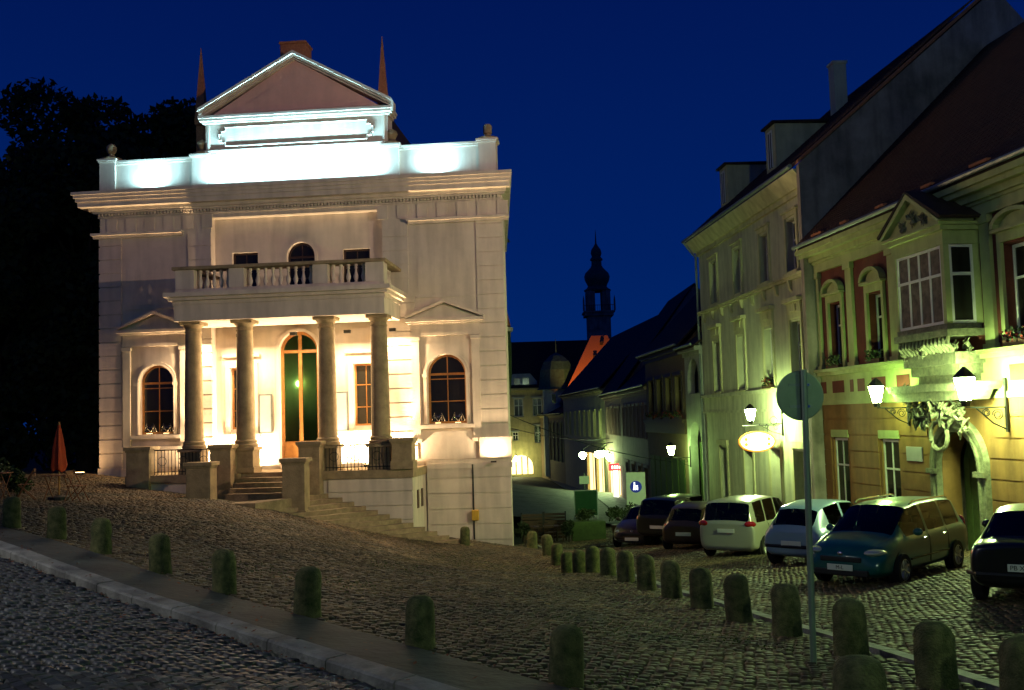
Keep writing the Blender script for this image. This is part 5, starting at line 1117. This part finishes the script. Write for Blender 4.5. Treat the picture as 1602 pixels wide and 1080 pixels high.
# ------------------------------------------------------------ cars
def car(name, label, cat, loc, heading, st, paint, wr=.31, axles=(-1.3, 1.3), track=.72, subs=2, rails=False, spare=None, plate=None, rearplate=None, tail=None, head=None, handles=True, mirror=None, wipe=True, tilt=0., bumper=None):
    """st: stations (x, zs, w, zb, wb, zt, wt, side, top); side/top = name of glass panel from this station to the next, or None.
    local x forward, y left, z up; heading = world angle of the nose"""
    t = thing(name, label, cat, loc, heading, "cars parked along the house fronts")
    ring = []
    for (x, zs, w, zb, wb, zt, wt, *_r) in st:
        h = [(0, zs), (.8*w, zs), (.97*w, zs+.10), (w, zs+(zb-zs)*.5), (.995*w, zb-.10), (wb, zb), (wb+(wt-wb)*.55, zb+(zt-zb)*.6), (wt, zt-.02), (wt*.82, zt+.025), (0, zt+.05)]
        r = [(x, -y, z) for y, z in h]+[(x, y, z) for y, z in h[-2:0:-1]]
        ring.append(r)
    N = len(ring[0]); groups = {"body": []}
    for i in range(len(st)-1):
        side, top = st[i][7], st[i][8]
        for k in range(N):
            k2 = (k+1) % N; q = ((i, k), (i, k2), (i+1, k2), (i+1, k))
            lv = min(k, k2) if abs(k-k2) == 1 else 0
            kk = k if k < 9 else N-1-k       # interval index from the bottom on either side
            g = "body"
            if kk in (5, 6) and side: g = side+("|R" if k < 9 else "|L")
            if kk in (7, 8) and top: g = top
            groups.setdefault(g, []).append(q)
    for e_, rv in ((0, 1), (len(st)-1, 0)): pass
    names = list(groups); bm = bmesh.new(); vm = {}
    def V_(p):
        if p not in vm: vm[p] = bm.verts.new(ring[p[0]][p[1]])
        return vm[p]
    for g, qs in groups.items():
        for q in qs: bm.faces.new([V_(p) for p in q]).material_index = names.index(g)
        if g == "body":
            for i in (0, len(st)-1):     # closed ends: quads across the car
                for k in range(0, 9):
                    a, b = (i, k), (i, k+1); c, d = (i, (N-k-1) % N), (i, (N-k) % N)
                    vs = [V_(a), V_(b)]+([V_(c)] if k < 8 else [])+([V_(d)] if k > 0 else [])
                    if len(set(vs)) >= 3:
                        try: bm.faces.new(vs)
                        except ValueError: pass
    bmesh.ops.recalc_face_normals(bm, faces=bm.faces)
    tmp = bpy.data.meshes.new("whole"); 
    for g in names: tmp.materials.append(None)
    # keep the outline of every pane crisp
    cl = bm.edges.layers.float.get("crease_edge") or bm.edges.layers.float.new("crease_edge")
    for e_ in bm.edges:
        if len({f.material_index for f in e_.link_faces}) > 1: e_[cl] = 1.0
    for k, cv in ((5, .55), (7, .45), (2, .4), (1, .5)):
        for kk_ in (k, N-k):
            for i in range(1, len(st)-2):
                a_, b_ = vm.get((i, kk_)), vm.get((i+1, kk_))
                if a_ and b_:
                    ee = bm.edges.get((a_, b_))
                    if ee and ee[cl] < cv: ee[cl] = cv
    bm.to_mesh(tmp); bm.free(); tmp.update()
    to = bpy.data.objects.new("whole", tmp); COL.objects.link(to); sm_ = to.modifiers.new("sub", 'SUBSURF'); sm_.levels = subs+1; sm_.render_levels = subs+1
    dg = bpy.context.evaluated_depsgraph_get(); ev = bpy.data.meshes.new_from_object(to.evaluated_get(dg)); bpy.data.objects.remove(to)
    co = [v.co.copy() for v in ev.vertices]; nrm = [v.normal.copy() for v in ev.vertices]
    for gi, g in enumerate(names):
        ids = {}; fs = []
        for p in ev.polygons:
            if p.material_index == gi: fs.append([ids.setdefault(i, len(ids)) for i in p.vertices])
        if not fs: continue
        dp = 0 if g == "body" else -.006
        vs = [None]*len(ids)
        for i, k in ids.items(): vs[k] = co[i]+nrm[i]*dp
        nm = "body" if g == "body" else g.split("|")[0]
        me = bpy.data.meshes.new(nm); me.from_pydata([tuple(v) for v in vs], [], fs); me.shade_smooth(); me.materials.append(MATS[paint if g == "body" else "car_glass"])
        o = bpy.data.objects.new(nm, me); COL.objects.link(o); o.parent = t
    box_ = MB().box(-1.7, 1.2, -.66, .66, .38, .46).build("cabin_floor", "car_under", t); MB().box(.78, 1.05, -.66, .66, .62, .86).build("dashboard", "car_under", t, bevel=.04)
    for sx_ in (-.75, .2):
        for sy_ in (-.36, .36): MB().box(sx_-.1, sx_+.42, sy_-.24, sy_+.24, .47, .62).box(sx_-.24, sx_-.1, sy_-.23, sy_+.23, .47, 1.08).box(sx_-.23, sx_-.13, sy_-.12, sy_+.12, 1.081, 1.24).build("seat", "car_under", t, bevel=.03)
    L0, L1 = st[0][0], st[-1][0]; wmax = max(s_[2] for s_ in st)
    # dark sills and wheel wells, wheels
    for ax in axles:
        for s in (-1, 1):
            ww = MB().lathe([(.01, 0), (wr*1.17, 0), (wr*1.17, .12), (.01, .12)], (0, 0), 28).build("wheel_arch", "car_under", t, True)
            ww.matrix_local = Matrix.Translation((ax, s*(wmax-.135), wr+.01)) @ Matrix.Rotation(-s*R_(90), 4, 'X')
            prof = [(wr*.62, 0), (wr*.9, .0), (wr*.985, .02), (wr, .05), (wr, .17), (wr*.97, .2), (wr*.6, .2), (wr*.6, .02)]
            tb_ = MB().lathe(prof, (0, 0), 30).build("wheel", "tyre", t, True); tb_.matrix_local = Matrix.Translation((ax, s*(wmax-.165), wr)) @ Matrix.Rotation(-s*R_(90), 4, 'X')
            m = MB(); m.lathe([(.02, .14), (wr*.22, .175), (wr*.24, .15)], (0, 0), 16)
            for k in range(7):
                a = k*2*math.pi/7; m.tube([(wr*.15*math.cos(a), wr*.15*math.sin(a), .16), (wr*.62*math.cos(a), wr*.62*math.sin(a), .185)], .028, 5)
            m.lathe([(wr*.6, .16), (wr*.66, .2), (wr*.62, .205), (wr*.585, .17)], (0, 0), 28); m.build("rim", "rim", tb_, True)
    for i in range(len(st)-1):
        if st[i][7] and (st[i-1][7] is None) and st[i][0] > -1.4:
            for s in (-1, 1):
                x_ = st[i][0]; MB().tube([(x_, s*(st[i][2]*.985), st[i][1]+.12), (x_, s*(st[i][2]+.001), (st[i][1]+st[i][3])/2), (x_, s*(st[i][2]*.985), st[i][3]-.10), (x_, s*(st[i][4]+.004), st[i][3]-.01)], .008, 4).build("door_seam", "plate_black", t)
    for s in (-1, 1): MB().tube([(x_, s*(wmax+.004), .47) for x_ in (axles[0]+wr*1.25, 0, axles[1]-wr*1.25)], .018, 5).build("side_moulding", "plate_black", t)
    def blob(nm, m_, c, r, rz=0., n=14):
        me = bpy.data.meshes.get("blob_"+m_)
        if me is None:
            bm = bmesh.new(); bmesh.ops.create_uvsphere(bm, u_segments=20, v_segments=12, radius=1); me = bpy.data.meshes.new("blob_"+m_); bm.to_mesh(me); bm.free(); me.shade_smooth(); me.materials.append(MATS[m_])
        o = bpy.data.objects.new(nm, me); COL.objects.link(o); o.parent = t; o.location = c; o.scale = r; o.rotation_euler = (0, 0, rz); return o
    if tail:
        for s in (-1, 1): blob("tail_light", "tail_red", (tail[0], s*tail[1], tail[2]), tail[3], -s*.35)
    if head:
        for s in (-1, 1): blob("headlight", "lens_clear", (head[0], s*head[1], head[2]), head[3], -s*.55); blob("fog_lamp", "lens_clear", (L1-.13, s*.62, .36), (.06, .08, .05), -s*.3)
        MB().box(L1-.06, L1+.005, -.42, .42, .50, .6).build("grille", "plate_black", t, bevel=.02); MB().box(L1-.08, L1+.01, -.55, .55, .24, .36).build("lower_grille", "plate_black", t, bevel=.02)
        blob("badge", "chrome", (L1-.01, 0, .66), (.02, .055, .04))
    for (pl_, xx, zz, sgn) in ((plate, L1+.035, .43, 1), (rearplate, L0-.03, None, -1)):
        if pl_:
            zz = pl_[1]; p = MB().box(min(xx, xx-.02*sgn), max(xx, xx-.02*sgn), -.26, .26, zz-.057, zz+.057).build("number_plate", "plate_white", t, bevel=.006)
            if pl_[0]: text(p, pl_[0], .1, (xx+.004*sgn, 0, zz), (R_(90), 0, R_(90)*sgn), "plate_black", ext=.002)
    if mirror:
        for s in (-1, 1): blob("mirror", paint, (mirror[0], s*mirror[1], mirror[2]), (.06, .1, .075), s*.2)
    if handles:
        for s in (-1, 1):
            for hx in handles: MB().tube([(hx-.09, s*(wmax+.0), handles_z(st)), (hx, s*(wmax+.025), handles_z(st)+.01), (hx+.09, s*(wmax+.0), handles_z(st))], .014, 5).build("door_handle", paint, t, True)
    if rails:
        for s in (-1, 1): MB().tube([(rails[0], s*rails[2], rails[3]), (rails[0]+.15, s*rails[2], rails[3]+.05), (rails[1]-.15, s*rails[2], rails[3]+.05), (rails[1], s*rails[2], rails[3])], .02, 6).build("roof_rail", "chrome", t, True)
    if bumper:
        for xx, sg_ in bumper: MB().tube([(xx-sg_*.28, -wmax-.0, .5), (xx-sg_*.04, -wmax*.82, .5), (xx, 0, .5), (xx-sg_*.04, wmax*.82, .5), (xx-sg_*.28, wmax+.0, .5)], .045, 8).build("bumper", "plate_black", t, True)
    return t
def handles_z(st): return max(s[3] for s in st)-.13
def put(x, y, px_head): return (x, y, zg(x, y)-.005)
# stations: x, zs, w, zb, wb, zt, wt, side, top  (rear to front)
EST = [(-2.22, .38, .70, .86, .62, .92, .52, None, None), (-2.16, .26, .80, .92, .72, .98, .6, None, "rear_window"), (-1.86, .22, .85, .95, .76, 1.40, .58, None, None), (-1.72, .22, .855, .95, .77, 1.44, .59, "side_window", None),
       (-1.0, .2, .86, .94, .78, 1.47, .60, None, None), (-.92, .2, .86, .94, .78, 1.47, .60, "side_window", None), (-.08, .2, .865, .93, .78, 1.47, .6, None, None), (0.02, .2, .865, .925, .78, 1.47, .6, "side_window", None),
       (.52, .2, .865, .91, .78, 1.42, .59, "side_window", "windscreen"), (1.0, .2, .86, .90, .78, 1.16, .63, None, "windscreen"), (1.3, .2, .86, .89, .77, .96, .64, None, None), (1.42, .2, .86, .87, .76, .92, .62, None, None),
       (1.9, .2, .83, .76, .7, .82, .56, None, None), (2.12, .22, .76, .62, .62, .70, .5, None, None), (2.22, .28, .62, .50, .5, .58, .4, None, None)]
HAT = [(-1.85, .36, .66, .72, .58, .80, .48, None, None), (-1.8, .26, .78, .88, .68, .98, .56, None, "rear_window"), (-1.42, .2, .82, .98, .72, 1.34, .52, None, None), (-1.25, .2, .825, .98, .73, 1.42, .55, "side_window", None),
       (-.5, .2, .83, .97, .74, 1.5, .57, None, None), (-.4, .2, .83, .965, .74, 1.5, .57, "side_window", None), (.35, .2, .83, .95, .74, 1.44, .57, "side_window", "windscreen"), (.75, .2, .83, .93, .74, 1.2, .6, None, "windscreen"), (1.1, .2, .83, .91, .73, .98, .6, None, None),
       (1.5, .2, .8, .8, .68, .86, .52, None, None), (1.75, .25, .7, .62, .58, .7, .44, None, None), (1.84, .3, .55, .5, .45, .56, .36, None, None)]
MPV = [(-2.05, .36, .74, .86, .70, .96, .62, None, None), (-2.02, .24, .84, 1.0, .78, 1.06, .70, None, "rear_window"), (-1.84, .2, .87, 1.02, .80, 1.56, .66, None, None), (-1.68, .2, .875, 1.02, .80, 1.62, .67, "side_window", None),
       (-.95, .2, .88, 1.0, .80, 1.64, .67, None, None), (-.85, .2, .88, 1.0, .80, 1.64, .67, "side_window", None), (0, .2, .88, .98, .8, 1.64, .66, None, None), (.1, .2, .88, .98, .8, 1.64, .66, "side_window", None),
       (.75, .2, .88, .96, .8, 1.56, .65, "side_window", "windscreen"), (1.15, .2, .87, .95, .79, 1.3, .66, None, "windscreen"), (1.5, .2, .86, .93, .78, 1.03, .65, None, None), (1.9, .2, .82, .8, .7, .86, .55, None, None), (2.12, .26, .7, .6, .6, .68, .45, None, None)]
OFR = [(-2.1, .52, .78, .9, .74, 1.0, .68, None, None), (-2.08, .42, .85, 1.08, .80, 1.14, .72, None, "rear_window"), (-1.9, .4, .87, 1.1, .82, 1.66, .68, None, None), (-1.75, .4, .87, 1.1, .82, 1.72, .69, "side_window", None),
       (-.9, .4, .88, 1.1, .82, 1.74, .7, None, None), (-.8, .4, .88, 1.1, .82, 1.74, .7, "side_window", None), (.3, .4, .88, 1.08, .82, 1.72, .69, "side_window", "windscreen"), (.85, .4, .87, 1.06, .81, 1.2, .7, None, None),
       (1.6, .4, .85, 1.0, .78, 1.06, .66, None, None), (2.05, .42, .8, .9, .72, .96, .6, None, None), (2.15, .5, .7, .7, .62, .78, .5, None, None)]
SED = [(-2.2, .4, .70, .84, .66, .90, .58, None, None), (-2.15, .28, .82, .92, .76, .97, .66, None, None), (-1.6, .24, .85, .95, .78, 1.0, .68, None, "rear_window"), (-1.0, .22, .86, .95, .78, 1.34, .58, "side_window", None),
       (-.5, .22, .86, .94, .78, 1.39, .58, None, None), (-.42, .22, .86, .94, .78, 1.39, .58, "side_window", None), (.3, .22, .86, .92, .78, 1.36, .58, "side_window", "windscreen"), (1.0, .22, .86, .9, .78, .97, .64, None, None), (1.6, .22, .84, .82, .74, .88, .6, None, None), (2.1, .26, .76, .66, .64, .72, .5, None, None), (2.2, .32, .62, .5, .5, .56, .4, None, None)]
def place(front, ang, dx):   # car centre from a known point on its axis: centre = front - dx * heading
    return front[0]-dx*math.cos(ang), front[1]-dx*math.sin(ang)
# teal estate: nose towards us and left; left front wheel near (7.4, 20.7)
hd = math.atan2(-.72, -.69); lf = Vector((7.35, 20.7)); n_ = Vector((-math.sin(hd), math.cos(hd))); c = lf-Vector((math.cos(hd), math.sin(hd)))*1.35-n_*.76
car("estate_car", "dark teal estate car with roof rails, parked nose out right of the round sign pole", "car", put(c.x, c.y, 0), hd, EST, "paint_teal", axles=(-1.28, 1.35), rails=(-1.6, .3, .58, 1.47), plate=("M-L", .40), rearplate=None,
    tail=(-2.1, .66, .9, (.07, .12, .16)), head=(1.96, .60, .68, (.24, .15, .07)), handles=(-.75, .25), mirror=(.75, .93, .98))
hd = R_(55); c = (8.0, 27.5)
car("hatchback_car", "pale blue rounded hatchback with silver roof arch, seen from behind", "car", put(7.85, 27.2, 0), R_(48), HAT, "paint_blue", axles=(-1.2, 1.2), rearplate=("", .58), tail=(-1.72, .60, .80, (.08, .12, .07)), handles=(-.1,), mirror=(.6, .92, .98), bumper=((-1.86, -1),))
car("minivan_car", "silver-white minivan seen from behind, between the blue hatchback and the black off-roader", "car", put(7.15, 32.6, 0), R_(57), MPV, "paint_silver", axles=(-1.3, 1.35), rearplate=("", .80), tail=(-1.99, .72, 1.0, (.05, .17, .09)), handles=(-.6, .4), mirror=(1.0, .95, 1.02))
car("small_car", "small dark car mostly hidden left of the silver minivan", "car", put(6.3, 36.6, 0), R_(62), HAT, "paint_bronze", axles=(-1.2, 1.2), rearplate=("", .58), tail=(-1.72, .60, .84, (.08, .12, .08)), handles=(-.1,))
t = car("offroad_car", "tall black off-road car seen from behind beyond the silver minivan", "car", put(6.2, 40.0, 0), R_(55), OFR, "paint_black", wr=.36, axles=(-1.3, 1.3), rearplate=("", .74), tail=(-2.0, .76, 1.02, (.08, .09, .12)), handles=(-.5, .4))
car("saloon_car", "dark car with its lit chrome front at the far end of the parked row", "car", put(5.05, 41.6, 0), R_(-112), SED, "paint_bronze", axles=(-1.3, 1.35), plate=("", .38), head=(2.0, .58, .62, (.14, .14, .08)), handles=(-.75, .25), mirror=(.75, .93, .98))
# black car entering at the right edge: rear left quarter visible
hd = R_(58); lr = Vector((7.45, 17.3))
c = lr+Vector((math.cos(hd), math.sin(hd)))*1.3-Vector((-math.sin(hd), math.cos(hd)))*.80
car("black_saloon_car", "black car cut by the right edge with red tail light and white number plate", "car", put(c.x, c.y, 0), hd, SED, "paint_black", axles=(-1.3, 1.35), rearplate=("PB X2-29K", .62), tail=(-2.06, .68, .80, (.10, .12, .11)), handles=(-.75, .25), mirror=(.75, .93, .98), bumper=((-2.2, -1),))
